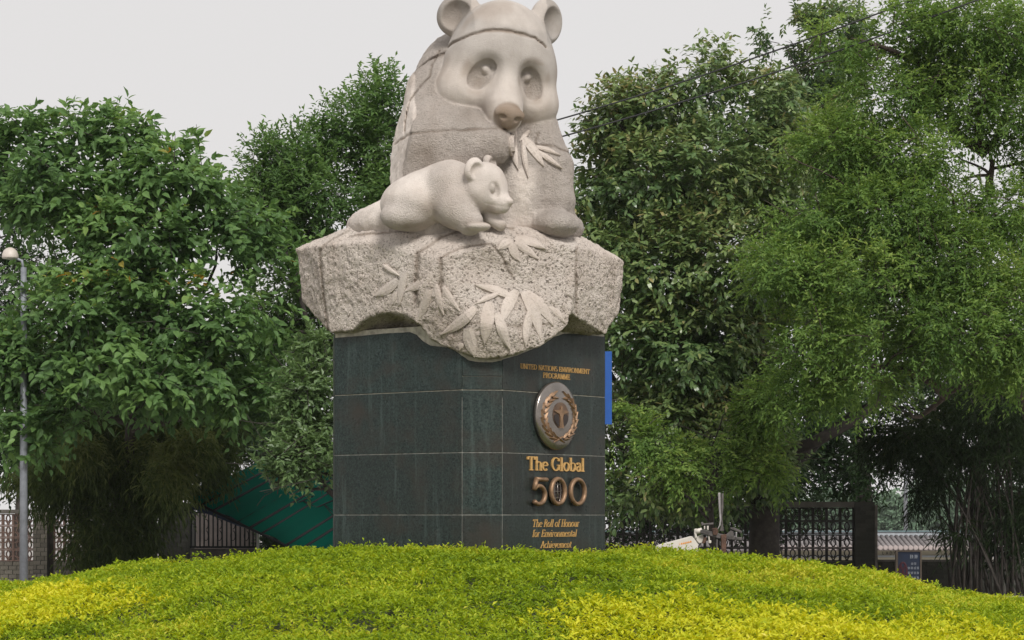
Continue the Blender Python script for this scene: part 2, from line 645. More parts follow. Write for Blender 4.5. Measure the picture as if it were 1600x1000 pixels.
# ---- serif lettering drawn with a broad nib
def V_(x, y0, y1): return [(x, y0), (x, y1)]
def H_(y, x0, x1): return [(x0, y), (x1, y)]
def A2(cx, cy, rx, ry, a0, a1):
    n = max(6, int(abs(a1-a0)/18))
    return [(cx+rx*math.cos(R(a0+(a1-a0)*i/n)), cy+ry*math.sin(R(a0+(a1-a0)*i/n))) for i in range(n+1)]
def L_(*c): return [(c[i], c[i+1]) for i in range(0, len(c), 2)]
def S_(x, y, wd=0.28): return [(x-wd/2, 0.03 if y == 0 else (y-0.03)), (x+wd/2, 0.03 if y == 0 else (y-0.03))]
GLY = {
 'U': (0.82, [V_(.16,.3,1), A2(.41,.3,.25,.27,180,360), V_(.66,.3,1), S_(.16,1), S_(.66,1)]),
 'N': (0.84, [V_(.15,0,1), L_(.15,1,.68,0), V_(.68,0,1), S_(.15,0), S_(.15,1,.2), S_(.68,1)]),
 'I': (0.34, [V_(.17,0,1), S_(.17,0), S_(.17,1)]),
 'T': (0.74, [V_(.37,0,1), H_(.97,.04,.70), S_(.37,0,.32), V_(.055,.78,.97), V_(.685,.78,.97)]),
 'E': (0.68, [V_(.17,0,1), H_(.97,.06,.58), H_(.03,.06,.6), H_(.52,.16,.46), V_(.57,.8,.97), V_(.6,.03,.24), V_(.46,.42,.62)]),
 'D': (0.80, [V_(.17,0,1), A2(.3,.5,.4,.47,-90,90), H_(.97,.05,.3), H_(.03,.05,.3)]),
 'A': (0.76, [L_(.08,0,.37,1), L_(.37,1,.68,0), H_(.33,.18,.56), S_(.08,0,.22), S_(.68,0,.26)]),
 'O': (0.84, [A2(.42,.5,.35,.47,0,360)]),
 'S': (0.62, [A2(.31,.74,.2,.23,30,270), A2(.31,.26,.22,.24,90,-150)]),
 'V': (0.74, [L_(.07,1,.37,0), L_(.67,1,.37,0), S_(.07,1,.24), S_(.67,1,.22)]),
 'R': (0.74, [V_(.17,0,1), A2(.3,.74,.25,.23,-90,90), H_(.97,.05,.3), H_(.51,.16,.3), L_(.34,.5,.66,0), S_(.17,0), S_(.68,0,.16)]),
 'M': (0.96, [V_(.15,0,1), L_(.15,1,.47,.06), L_(.79,1,.47,.06), V_(.79,0,1), S_(.15,0), S_(.79,0), S_(.13,1,.2), S_(.82,1,.2)]),
 'P': (0.68, [V_(.17,0,1), A2(.3,.73,.26,.24,-90,90), H_(.97,.05,.3), H_(.49,.16,.3), S_(.17,0)]),
 'G': (0.84, [A2(.42,.5,.35,.47,42,338), V_(.70,.06,.42), S_(.68,.45,.26), V_(.68,.72,.92)]),
 'H': (0.80, [V_(.16,0,1), V_(.64,0,1), H_(.5,.16,.64), S_(.16,0), S_(.16,1), S_(.64,0), S_(.64,1)]),
 'h': (0.66, [V_(.14,0,1), A2(.33,.42,.2,.21,170,0), V_(.53,0,.42), S_(.14,0,.24), S_(.53,0,.24), S_(.09,1,.14)]),
 'e': (0.58, [A2(.3,.32,.23,.30,12,318), H_(.37,.07,.53)]),
 'l': (0.30, [V_(.15,0,1), S_(.15,0,.26), S_(.1,1,.14)]),
 'o': (0.62, [A2(.31,.32,.24,.30,0,360)]),
 'b': (0.64, [V_(.14,.02,1), A2(.32,.32,.24,.30,-160,160), S_(.09,1,.14)]),
 'a': (0.56, [V_(.42,.06,.46), A2(.27,.46,.15,.17,0,165), A2(.25,.18,.17,.17,0,360), L_(.42,.08,.52,.02)]),
 'f': (0.38, [V_(.17,0,.78), A2(.33,.78,.16,.2,180,50), H_(.62,.04,.34), S_(.17,0,.26)]),
 'n': (0.66, [V_(.14,0,.64), A2(.33,.42,.2,.21,170,0), V_(.53,0,.42), S_(.14,0,.24), S_(.53,0,.24), S_(.09,.64,.14)]),
 'u': (0.64, [V_(.14,.22,.64), A2(.32,.22,.18,.2,180,360), V_(.5,0,.64), S_(.09,.64,.14), S_(.45,.64,.14)]),
 'r': (0.46, [V_(.14,0,.64), A2(.30,.42,.17,.2,170,45), S_(.14,0,.26), S_(.09,.64,.14)]),
 'v': (0.54, [L_(.06,.64,.27,0), L_(.48,.64,.27,0), S_(.07,.64,.18), S_(.47,.64,.16)]),
 'i': (0.30, [V_(.15,0,.64), V_(.15,.82,.92), S_(.15,0,.26), S_(.1,.64,.14)]),
 'm': (0.92, [V_(.14,0,.64), A2(.30,.44,.16,.19,170,0), V_(.46,0,.44), A2(.62,.44,.16,.19,170,0), V_(.78,0,.44), S_(.14,0,.22), S_(.46,0,.2), S_(.78,0,.22)]),
 't': (0.40, [V_(.16,.15,.84), A2(.29,.16,.13,.13,180,320), H_(.62,.03,.34)]),
 'c': (0.54, [A2(.3,.32,.23,.30,48,315)]),
 ' ': (0.34, []),
}
def glyph_mesh(ch, sx, sz, shear, fn, s0, z0, wx=0.078, wz=0.034, depth=0.016):
    mb = MB()
    for j, st in enumerate(GLY[ch][1]):
        pts = []
        for (x0, y0), (x1, y1) in zip(st[:-1], st[1:]):
            pts.append((x0, y0))
        pts.append(st[-1])
        Lf, Rt = [], []
        m = len(pts)
        closed = abs(pts[0][0]-pts[-1][0]) < 1e-6 and abs(pts[0][1]-pts[-1][1]) < 1e-6 and m > 4
        for i in range(m):
            if closed:
                a, b = pts[(i-1) % (m-1)], pts[(i+1) % (m-1)]
            else:
                a, b = pts[max(i-1, 0)], pts[min(i+1, m-1)]
            dx, dy = b[0]-a[0], b[1]-a[1]
            dl = math.hypot(dx, dy) or 1
            nx, ny = -dy/dl, dx/dl
            hw = math.hypot(wx*nx, wz*ny)
            Lf.append((pts[i][0]+nx*hw, pts[i][1]+ny*hw))
            Rt.append((pts[i][0]-nx*hw, pts[i][1]-ny*hw))
        dj = depth + 0.0005*j
        def tf(p, d):
            return fn(s0 + (p[0] + shear*p[1])*sx, z0 + p[1]*sz, d)
        vs = [tf(p, dj) for p in Lf] + [tf(p, dj) for p in Rt] + [tf(p, -0.003) for p in Lf] + [tf(p, -0.003) for p in Rt]
        fs = []
        for i in range(m-1):
            fs += [(i, i+1, m+i+1, m+i), (i, 2*m+i, 2*m+i+1, i+1), (m+i, m+i+1, 3*m+i+1, 3*m+i)]
        if not closed:
            fs += [(0, m, 3*m, 2*m), (m-1, 3*m-1, 4*m-1, 2*m-1)]
        mb.add(vs, fs)
    return mb

def text_line(txt, px0, px1, base_l, base_r, top_l, mat, face=1, shear=0.0, wx=0.078, depth=0.016, parent=None, name="letter"):
    s0, zb0 = face_sz(face, px0, base_l)
    s1, zb1 = face_sz(face, px1, base_r)
    zb = (zb0+zb1)/2
    zt = face_sz(face, px0, top_l)[1]
    sz = (zt - zb0)
    tot = sum(GLY[c][0] for c in txt)
    sx = (s1-s0)/tot
    s = s0
    for c in txt:
        if c != ' ':
            glyph_mesh(c, sx, sz, shear, face_fn(face), s, zb, wx=wx, wz=wx*0.45, depth=depth).build(name, mat, parent)
        s += GLY[c][0]*sx
text_line("UNITED NATIONS ENVIRONMENT", 812.5, 921, 577, 583.5, 569, M_GOLD, parent=pedestal, depth=0.008, wx=0.058)
text_line("PROGRAMME", 848, 890, 591, 593, 582.5, M_GOLD, parent=pedestal, depth=0.008, wx=0.058)
text_line("The Global", 823, 912, 734, 737.5, 712.5, M_GOLD, parent=pedestal, wx=0.085)
text_line("The Roll of Honour", 831, 904, 823, 823.5, 811, M_GOLD, shear=0.24, parent=pedestal, depth=0.008, wx=0.055)
text_line("for Environmental", 831, 900, 839, 838.5, 827.5, M_GOLD, shear=0.24, parent=pedestal, depth=0.008, wx=0.055)
text_line("Achievement", 844, 892, 856.5, 855.5, 845.5, M_GOLD, shear=0.24, parent=pedestal, depth=0.008, wx=0.055)

# ---- the bronze 500
ff = face_fn(1)
def on_face(px, py, d=0.0):
    s, z = face_sz(1, px, py)
    return ff(s, z, d)
def ell_pts(cx, cy, rs, rz, n=36, d=0.05):
    s, z = face_sz(1, cx, cy)
    return [ff(s+rs*math.cos(2*math.pi*k/n), z+rz*math.sin(2*math.pi*k/n), d) for k in range(n)]
fn_n = face_frame(1)[2]
def digit_path(pts, rr=0.026, closed=False, name="digit", fn_=None):
    mb = MB()
    mb.tube(pts, rr, 10, closed=closed, flat=1.3, up=fn_n)
    return mb.build(name, M_BRONZE, pedestal, smooth=True)
five = [on_face(847.5, 750, .05), on_face(828.5, 748.5, .05), on_face(833.0, 749.5, .05), on_face(828.5, 764, .05), on_face(829.5, 764.3, .05)]
s5, z5 = face_sz(1, 836.5, 773.5)
five += [ff(s5+0.118*math.cos(R(a)), z5+0.108*math.sin(R(a)), .05) for a in range(118, -152, -15)]
mb = MB()
mb.tube([on_face(849, 749.6, .05), on_face(832.5, 748.6, .05)], 0.026, 10, flat=1.3, up=fn_n)
mb.tube([on_face(833.2, 748.0, .05), on_face(829, 765.5, .05)], 0.0255, 10, flat=1.3, up=fn_n)
mb.tube(five[4:], 0.0262, 10, flat=1.3, up=fn_n)
mb.build("digit", M_BRONZE, pedestal, smooth=True)
rz = 0.5*(face_sz(1, 866.5, 748)[1] - face_sz(1, 866.5, 788)[1])
z_mid = digit_path(ell_pts(866.5, 767.8, 0.135, rz-0.004), closed=True)
digit_path(ell_pts(897.3, 768.5, 0.140, rz-0.004), closed=True)
# the globe inside the middle zero
sg, zg_ = face_sz(1, 866.5, 767.8)
mb = MB()
mb.prism([(sg+0.12*math.cos(2*math.pi*k/28), zg_+(rz-0.02)*math.sin(2*math.pi*k/28)) for k in range(28)], ff, 0.002, 0.034)
mb.build("globe_disc", M_DARKBRONZE, z_mid)
mb = MB()
def gline(f):
    mb.tube([ff(sg+x*0.125, zg_+y*(rz-0.01), 0.045) for x, y in f], 0.0055, 5)
gline([(0, -1), (0, 1)])
gline([(-1, 0), (1, 0)])
for sgn in (-1, 1):
    gline([(sgn*0.5*math.cos(R(a)), math.sin(R(a))) for a in range(-90, 91, 15)])
    gline([(0.72*math.cos(R(a)), sgn*(0.95 - 0.42*math.sin(R(a)))) for a in range(0, 181, 20)])
mb.build("globe_grid", M_STEEL, z_mid, smooth=True)

# ---- the emblem plate
se, ze = face_sz(1, 865, 650)
ER = 0.5*(face_sz(1, 865, 596.5)[1] - face_sz(1, 865, 703.5)[1])
mb = MB()
prof = [(ER-0.005, 0.0), (ER, 0.045), (ER-0.012, 0.062), (ER*0.8, 0.080), (ER*0.5, 0.094), (ER*0.2, 0.100)]
Mx = Matrix((face_frame(1)[1], Vector((0, 0, 1)), fn_n)).transposed().to_4x4()
Mx.translation = ff(se, ze, 0)
mb.lathe(prof, 56, Mx)
emblem = mb.build("emblem_plate", M_STEEL, pedestal, smooth=True)
def ep(x, y, d):
    """Point on the emblem: x, y in plate radii, standing d proud."""
    rr = math.hypot(x, y)
    return ff(se+x*ER, ze+y*ER, 0.10 - 0.038*rr*rr + d)
def leaf_relief(a, b, wd, par, mat, name, d=0.012):
    mb = MB()
    n = 6
    dx, dy = b[0]-a[0], b[1]-a[1]
    Ln = math.hypot(dx, dy)
    nx, ny = -dy/Ln, dx/Ln
    vs, fs = [], []
    for i in range(n+1):
        t = i/n
        hw = wd*math.sin(math.pi*min(1, 0.08+0.92*t))**0.8 if t < 1 else 0.002
        x, y = a[0]+dx*t, a[1]+dy*t
        vs += [ep(x+nx*hw, y+ny*hw, 0.001), ep(x, y, d), ep(x-nx*hw, y-ny*hw, 0.001)]
    for i in range(n):
        b0 = 3*i
        fs += [(b0, b0+1, b0+4, b0+3), (b0+1, b0+2, b0+5, b0+4)]
    mb.add(vs, fs)
    return mb.build(name, mat, par, smooth=False)
for side in (-1, 1):
    for k in range(9):
        ang = R(-78 + k*17.0)
        for lane in (-1, 1):
            rr = 0.655 + lane*0.015
            a1 = ang
            a2 = ang + R(24)
            r2_ = rr + lane*0.095
            pa = (0.04 + 1.17*side*rr*math.cos(a1), rr*math.sin(a1) - 0.03)
            pb = (0.04 + 1.17*side*r2_*math.cos(a2), r2_*math.sin(a2) - 0.03)
            leaf_relief(pa, pb, 0.058, emblem, M_BRONZE, "wreath_leaf", 0.022)
for side in (-1, 1):
    leaf_relief((side*-0.16, -0.60), (side*0.26, -0.78), 0.045, emblem, M_BRONZE, "wreath_stem", 0.024)
mb = MB()
mb.prism([(se+ER*(0.02+0.37*math.cos(2*math.pi*k/36)), ze+ER*(0.02+0.37*math.sin(2*math.pi*k/36))) for k in range(36)], ff, 0.08, 0.104)
mb.build("emblem_globe", M_MIDBRONZE, emblem)
fig = [(-.34,.13),(-.2,.16),(-.06,.16),(-.03,.19),(.07,.19),(.1,.16),(.24,.16),(.38,.12),(.24,.08),(.12,.05),(.08,-.05),(.09,-.2),(.12,-.36),(-.08,-.36),(-.05,-.2),(-.04,-.05),(-.08,.05),(-.2,.08)]
mb = MB()
mb.prism([(se+ER*x, ze+ER*y) for x, y in fig], ff, 0.10, 0.119)
mb.prism([(se+ER*(.02+.05*math.cos(2*math.pi*k/14)), ze+ER*(.235+.065*math.sin(2*math.pi*k/14))) for k in range(14)], ff, 0.10, 0.118)
mb.build("emblem_figure", M_BRONZE, emblem)
mb = MB()
for sg_ in (-1, 1):
    pl = [(0.02+sg_*(0.09+0.0), -0.30), (0.02+sg_*0.10, -0.05), (0.02+sg_*0.15, 0.03), (0.02+sg_*0.25, 0.04), (0.02+sg_*0.335, 0.0), (0.02+sg_*0.33, -0.12), (0.02+sg_*0.26, -0.22), (0.02+sg_*0.17, -0.29)]
    mb.prism([(se+ER*x, ze+ER*y) for x, y in pl], ff, 0.10, 0.112)
mb.build("emblem_shield", M_DARKBRONZE, emblem)

# ------------------------------------------------------------------ the carved pandas on their rock
def P3(px, py, Y):
    return tuple(at(px, py, Y))
def hull_planes(pts):
    bm = bmesh.new()
    for p in pts:
        bm.verts.new(P3(*p))
    res = bmesh.ops.convex_hull(bm, input=bm.verts)
    bm.normal_update()
    c = sum((v.co for v in bm.verts), Vector()) / len(bm.verts)
    out = []
    for f in bm.faces:
        n = f.normal.copy()
        if n.length < 0.5:
            continue
        o = f.verts[0].co
        if (c - o).dot(n) > 0:
            n = -n
        out.append((n.x, n.y, n.z, n.dot(o)))
    bm.free()
    out = np.array(out)
    keep = []
    for q in out:
        if not any(np.abs(q - k).max() < 0.02 for k in keep):
            keep.append(q)
    return np.array(keep, dtype=np.float32)
def hull_d(P, pl, k=0.03):
    d = None
    for q in pl:
        e = P @ q[:3] - q[3]
        d = e if d is None else smax(d, e, k)
    return d
ROCK_A = hull_planes([
    (548,353,27.1),(650,352,26.45),(790,352,26.25),(905,371,26.9),(870,350,28.3),(570,350,28.3),
    (463,389,27.7),(503,384,27.05),(580,379,26.5),(650,393,26.1),(690,404,25.86),(900,386,26.5),(977,408,27.35),(770,380,25.95),
    (474,470,27.75),(514,521,27.2),(650,505,26.15),(895,490,26.45),(970,482,27.4),(945,523,27.2),
    (505,395,28.6),(945,400,28.7),(720,395,29.15),(525,515,28.5),(930,512,28.6),(720,512,29.1)])
ROCK_B = hull_planes([
    (652,505,26.2),(655,450,26.0),(690,404,25.88),(772,452,25.98),(735,500,25.74),(733,556,25.88),(758,562,25.9),(800,556,25.9),(845,542,26.05),(888,508,26.3),
    (862,455,26.30),(905,430,26.52),(690,540,26.05),(668,528,26.15),(785,515,25.76),
    (700,520,27.0),(860,510,27.0),(780,420,27.0),(760,560,26.5)])
ENGRAVED = [((599,414),(626,431),3.2),((623,437),(584,463),7.5),((635,424.5),(625,477),5.8),((619.5,455.5),(614,477),3.8),
            ((678,427),(634,455.5),7.5),((671,452),(652.5,503),7.0),((681,444.5),(694.5,492),5.2),((693,448),(719,486),5.2)]
def xz(px, py, Y):
    v = at(px, py, Y)
    return (v.x, v.z)
ROCK_SEAMS = [
    ([(505,383),(499,392),(502,430),(505,470),(508,505),(514,522)], 27.0, 0.022, 0.014),
    ([(545,361),(600,360),(660,359),(720,356),(780,357),(800,360)], 26.4, 0.018, 0.012),
    ([(505,383),(520,372),(545,361)], 27.0, 0.014, 0.010),
    ([(720,358),(690,370),(668,388),(652,398)], 26.2, 0.016, 0.012),
    ([(690,403),(700,396),(720,386),(745,381),(766,380),(775,388),(790,410),(800,430)], 25.9, 0.022, 0.010),
    ([(652,396),(651,430),(650,470)], 26.1, 0.030, 0.022),
    ([(688,404),(690,430),(686,470)], 25.9, 0.025, 0.020),
    ([(901,386),(900,430),(900,490)], 26.5, 0.016, 0.012),
    ([(705,505),(760,504),(820,508),(860,500)], 25.7, 0.010, 0.012),
]
_rs = [([xz(a, b, Y) for a, b in pl], d, wd) for pl, Y, d, wd in ROCK_SEAMS]
_eng = [(np.array(xz(*a, 26.25)), np.array(xz(*b, 26.25)), wd*26.25/F_PX) for a, b, wd in ENGRAVED]
def eng_mask(P):
    """0..1 inside the engraved bamboo leaves of the left face."""
    m = np.zeros(len(P), dtype=np.float32)
    for a, b, wd in _eng:
        ab = b - a
        L2 = ab @ ab
        q = P[:, [0, 2]] - a
        t = (q @ ab) / L2
        off = np.abs(q[:, 0]*(-ab[1]) + q[:, 1]*ab[0]) / math.sqrt(L2)
        hw = wd * np.clip(np.sin(np.pi*np.clip(0.18 + 0.82*t, 0, 1)), 0, 1)**0.75 * ((t > -0.03) & (t < 1))
        inside = sstep(0.0, 0.012, hw - off)
        depth = 0.35 + 0.65*np.clip(0.5 + 0.5*(q[:, 0]*(-ab[1]) + q[:, 1]*ab[0]) / math.sqrt(L2) / (hw+1e-3) * np.sign(-ab[1]*1.0 + 1e-6) * -1, 0, 1)
        m = np.maximum(m, inside*depth)
    return m * (P[:, 1] < 26.9)
def rock(P, raw=False):
    a = hull_d(P, ROCK_A, 0.018)
    b = hull_d(P, ROCK_B, 0.02)
    d = smin(a, b, 0.06)
    # the hollow under the left face, and the drop below the right rim
    d = smax(d, -ell(P, P3(592, 540, 26.35), (0.62, 0.85, 0.40)), 0.04)
    if raw:
        return d
    d = d + 0.03*(noise3(P, 2.3, 1) - 0.5) + 0.03*(noise3(P, 8, 2) - 0.5) + 0.026*(noise3(P, 24, 3) - 0.5)
    x, z = P[:, 0], P[:, 2]
    jig = 0.02*(noise3(P, 14, 5) - 0.5)
    for pl, dep, wd in _rs:
        e, _ = seg2(x + jig, z + jig, pl)
        d = d + dep*np.exp(-(e/wd)**2) * (P[:, 1] < 27.6)
    return d

# ---- the mother
HC = np.array(P3(780, 105, 26.95))
yaw, pit, rol = R(13), R(19), R(8)
f0 = np.array([math.sin(yaw), -math.cos(yaw), 0]); l0 = np.array([math.cos(yaw), math.sin(yaw), 0]); u0 = np.array([0, 0, 1.0])
f1 = f0*math.cos(pit) - u0*math.sin(pit); u1 = u0*math.cos(pit) + f0*math.sin(pit)
l2 = l0*math.cos(rol) - u1*math.sin(rol); u2 = u1*math.cos(rol) + l0*math.sin(rol)
HM = np.stack([l2, f1, u2], 1).astype(np.float32)        # world -> head: (p - HC) @ HM
def rot2(deg, axis):
    return np.array(Matrix.Rotation(R(deg), 3, axis), dtype=np.float32)
def skull(q):
    d = ell(q, (0, -0.06, 0.10), (0.63, 0.60, 0.685))
    d = smin(d, ell(q, (0, 0.10, -0.04), (0.695, 0.50, 0.58)), 0.12)
    for s in (-1, 1):
        d = smin(d, ell(q, (s*0.41, 0.19, -0.335), (0.36, 0.36, 0.325)), 0.10)
    return d
def depth_at(fn, lat, up):
    y = np.linspace(1.4, 0.0, 281).astype(np.float32)
    Q = np.stack([np.full_like(y, lat), y, np.full_like(y, up)], 1)
    v = fn(Q)
    return float(y[np.argmax(v < 0)])
EYE = [(-0.30, -0.045), (0.31, -0.045)]
EYE_F = [depth_at(skull, *e) for e in EYE]
def head_local(q, detail=True):
    d = skull(q)
    for (lat, up), fy, s in zip(EYE, EYE_F, (-1, 1)):
        E = rot2(-s*28, 'Y')
        d = smax(d, -ell(q, (lat + s*0.03, fy + 0.07, up - 0.005), (0.225, 0.19, 0.275), E), 0.08)
    for (lat, up), fy, s in zip(EYE, EYE_F, (-1, 1)):
        E = rot2(-s*34, 'Y')
        d = smax(d, -ell(q, (lat - s*0.005, fy - 0.085, up - 0.03), (0.145, 0.085, 0.215), E), 0.010)
        d = smin(d, ell(q, (lat - s*0.05, fy - 0.158, up + 0.03), (0.049, 0.050, 0.049)), 0.01)
    d = smin(d, cap(q, (0, 0.49, 0.10), (0, 0.66, -0.34), 0.085, 0.185), 0.06)   # bridge
    d = smin(d, cap(q, (0, 0.34, -0.22), (0.02, 0.68, -0.475), 0.26, 0.215), 0.09)
    d = smin(d, ell(q, (0, 0.56, -0.66), (0.20, 0.22, 0.13)), 0.08)        # chin
    # nose pad, nostrils, mouth line
    nose = ell(q, (0.03, 0.875, -0.425), (0.185, 0.09, 0.095))
    nose = smin(nose, ell(q, (0.03, 0.88, -0.50), (0.10, 0.07, 0.11)), 0.06)
    d = smin(d, nose, 0.025)
    for s in (-1, 1):
        d = smax(d, -ell(q, (0.03 + s*0.10, 0.945, -0.465), (0.05, 0.035, 0.028)), 0.02)
    ml, _ = seg2(q[:, 0], q[:, 2], [(-0.22, -0.68), (-0.10, -0.67), (0, -0.62), (0.10, -0.67), (0.22, -0.68)])
    d = d + 0.028*np.exp(-(ml/0.022)**2) * (q[:, 1] > 0.55)
    return d
def ear(P, c, yawd, rolld, r, dish=0.9):
    M = (Matrix.Rotation(R(yawd), 3, 'Z') @ Matrix.Rotation(R(rolld), 3, 'Y'))
    M = np.array(M, dtype=np.float32)
    q = (P - np.array(c, dtype=np.float32)) @ M
    d = ell(q, (0, 0, 0), (r[0], r[1], r[2]))
    d = smax(d, -ell(q, (r[0]*0.04, -r[1]*1.35, -0.03), (r[0]*0.80, r[1]*1.35*dish, r[2]*0.80)), 0.02)
    return d
def head(P):
    q = (P - HC.astype(np.float32)) @ HM
    d = head_local(q)
    d = smin(d, ear(P, P3(717, 24, 27.0), -20, -14, (0.285, 0.17, 0.26)), 0.05)
    d = smin(d, ear(P, P3(853, 34, 27.1), 52, 20, (0.25, 0.16, 0.29)), 0.05)
    return d
def seams(P, lst, d):
    x, z = P[:, 0], P[:, 2]
    jig = 0.03*(noise3(P, 11, 5) - 0.5)
    for pl, dep, wd, ymax in lst:
        e, _ = seg2(x + jig, z + jig, pl)
        d = d + dep*np.exp(-(e/wd)**2) * (P[:, 1] < ymax)
    return d
MOM_SEAMS = [
    ([(640,96),(655,88),(668,78),(700,69),(740,57),(770,54),(800,55),(838,61),(852,72)], 26.6, 0.040, 0.016, 27.9),
    ([(684,72),(674,100),(672,122),(655,140),(640,160),(633,190),(633,212)], 26.8, 0.026, 0.011, 27.9),
    ([(615,214),(660,211),(720,209),(775,207)], 26.5, 0.020, 0.012, 27.9),
    ([(838,229),(862,232),(890,238)], 26.9, 0.018, 0.010, 27.9),
    ([(600,230),(617,222)], 27.2, 0.02, 0.010, 27.9),
    ([(840,206),(838,222),(846,250)], 26.7, 0.012, 0.012, 27.9)]
_ms = [([xz(a, b, Y) for a, b in pl], d, wd, ym) for pl, Y, d, wd, ym in MOM_SEAMS]
FL_P = np.array(P3(612, 260, 26.95), dtype=np.float32)
FL_N = np.array([-0.935, -0.30, 0.19], dtype=np.float32)
def mom_body(P):
    d = cap(P, P3(747, 345, 27.6), P3(746, 175, 27.6), 1.13, 0.84)
    d = smin(d, ell(P, P3(737, 138, 27.6), (0.70, 0.66, 0.74)), 0.15)
    # flat flank on the left, as if sawn
    flank = (P - FL_P) @ FL_N
    # near (viewer's left) arm: shoulder, upper arm, forearm raised to the mouth
    arm = chain(P, [(P3(690,155,27.08), .45), (P3(672,236,26.80), .45)], 0.1)
    arm = smin(arm, ell(P, P3(700,210,26.94), (.60,.47,.42)), 0.15)
    arm = smin(arm, chain(P, [(P3(668,238,26.76), .40), (P3(735,230,26.58), .35), (P3(768,226,26.44), .26)], 0.1), 0.34)
    d = smin(d, arm, 0.12)
    d = smin(d, chain(P, [(P3(668,236,26.85), .45), (P3(690,330,26.62), .46)], 0.1), 0.22)
    d = smax(d, flank, 0.03)
    # far arm hanging to its paw
    far = chain(P, [(P3(832,205,27.1), .33), (P3(860,262,26.95), .27), (P3(868,312,26.85), .245)], 0.1)
    d = smin(d, far, 0.05)
    d = smin(d, ell(P, P3(815,295,26.85), (.36,.38,.62)), 0.06)
    d = smin(d, ell(P, P3(868,351,26.62), (.285,.30,.165)), 0.05)
    d = smin(d, ell(P, P3(643,356,27.35), (.78,.80,.32)), 0.36)
    d = smin(d, ell(P, P3(850,358,27.3), (.48,.7,.25)), 0.15)
    return d
def mother(P):
    b = mom_body(P)
    hd = head(P)
    d = smin(b, hd, 0.035)
    nb = noise3(P, 11, 7)
    near = sstep(-0.03, 0.05, hd - b)
    d = d + near*(0.016*(nb-0.5) + 0.011*(noise3(P, 28, 8)-0.5))
    d = d + 0.03*(noise3(P, 2.2, 4) - 0.5)*(0.35 + 0.65*near)
    return seams(P, _ms, d)
def seam_amount(P, lst):
    x, z = P[:, 0], P[:, 2]
    jig = 0.03*(noise3(P, 11, 5) - 0.5)
    s = np.zeros(len(P), dtype=np.float32)
    for row in lst:
        pl, dep, wd = row[:3]
        e, _ = seg2(x + jig, z + jig, pl)
        s = np.maximum(s, np.exp(-(e/(wd*1.5))**2) * (P[:, 1] < 27.7))
    return s * (0.45 + 0.75*noise3(P, 6, 9))
def mom_attrs(V):
    P = V.astype(np.float32)
    q = (P - HC.astype(np.float32)) @ HM
    b, hd = mom_body(P), head(P)
    face = sstep(-0.03, 0.03, b - hd)
    rough = 1 - face
    fl = (P - FL_P) @ FL_N
    rough *= 1 - 0.85*sstep(-0.05, -0.02, fl)*(P[:, 1] > 26.4)*(0.55 + 0.45*sstep(xz(0, 345, 26.9)[1], xz(0, 300, 26.9)[1], P[:, 2]))
    belly = np.exp(-((P[:, 0]-xz(815, 300, 26.5)[0])/0.17)**2) * sstep(xz(0, 252, 26.5)[1], xz(0, 270, 26.5)[1], P[:, 2]) * (P[:, 1] < 27)
    rough *= 1 - 0.75*belly
    for (lat, up), fy, s in zip(EYE, EYE_F, (-1, 1)):
        E = rot2(-s*34, 'Y')
        pat = ell(q, (lat - s*0.005, fy - 0.085, up - 0.03), (0.14, 0.11, 0.21), E)
        pup = ell(q, (lat - s*0.05, fy - 0.155, up + 0.03), (0.05, 0.06, 0.05))
        rough = np.maximum(rough, sstep(0.015, -0.005, pat)*(pup > 0.006)*0.6)
    for c_ in (P3(714, 26, 26.85), P3(862, 38, 26.95)):
        rough = np.maximum(rough, 0.55*np.exp(-((P - np.array(c_, dtype=np.float32))**2).sum(1)/0.06)*face)
    rough = np.maximum(rough, 0.16)
    stain = np.clip(seam_amount(P, _ms), 0, 1)*0.62
    n1 = noise3(P, 5, 11)
    stain = np.maximum(stain, face*(0.07 + 0.30*sstep(0.45, 0.8, noise3(P*np.array([1, 1, .4], dtype=np.float32), 4.5, 17))))
    for (lat, up), fy, s in zip(EYE, EYE_F, (-1, 1)):
        bowl = ell(q, (lat + s*0.03, fy, up), (0.25, 0.25, 0.30), rot2(-s*28, 'Y'))
        stain = np.maximum(stain, sstep(0.05, -0.06, bowl)*(0.10 + 0.35*sstep(0.35, 0.75, noise3(P, 7, 19))))
    nose = ell(q, (0.03, 0.875, -0.46), (0.20, 0.13, 0.17))
    stain = np.maximum(stain, sstep(0.03, -0.02, nose)*(0.35 + 0.9*n1)*0.85)
    def blot(px, py, Y, r, k):
        c = np.array(P3(px, py, Y), dtype=np.float32)
        dd = ((P - c)**2).sum(1)/(r*r)
        return np.exp(-dd)*k*(0.25 + 1.3*noise3(P*np.array([1, 1, 0.35], dtype=np.float32), 7, 12))
    for a in ((735,172,26.3,.20,.42),(655,240,26.3,.26,.48),(700,120,26.5,.12,.25),(850,170,26.6,.22,.30),(640,100,26.9,.3,.28),(650,78,27.0,.22,.45),(785,238,26.0,.16,.5),(845,345,26.3,.2,.2),(800,96,26.3,.14,.18),(728,20,26.9,.3,.22),(868,30,27.0,.3,.26)):
        stain = np.maximum(stain, np.clip(blot(*a), 0, 1))
    return dict(rough=np.clip(rough, 0, 1), stain=np.clip(stain, 0, 0.9), moss=np.zeros(len(P)), pit=np.zeros(len(P)), coarse=0.22*(1-face), grey=np.clip(face*(0.32 + 0.48*sstep(-0.12, 0.2, q[:, 2]) - 0.25*sstep(0.50, 0.56, q[:, 2])*(np.abs(q[:, 0]) < 0.45) + 0.35*(np.abs(q[:, 0]) > 0.45)*sstep(0.35, 0.5, q[:, 2])) + 0.12*(1-face), 0, 1))

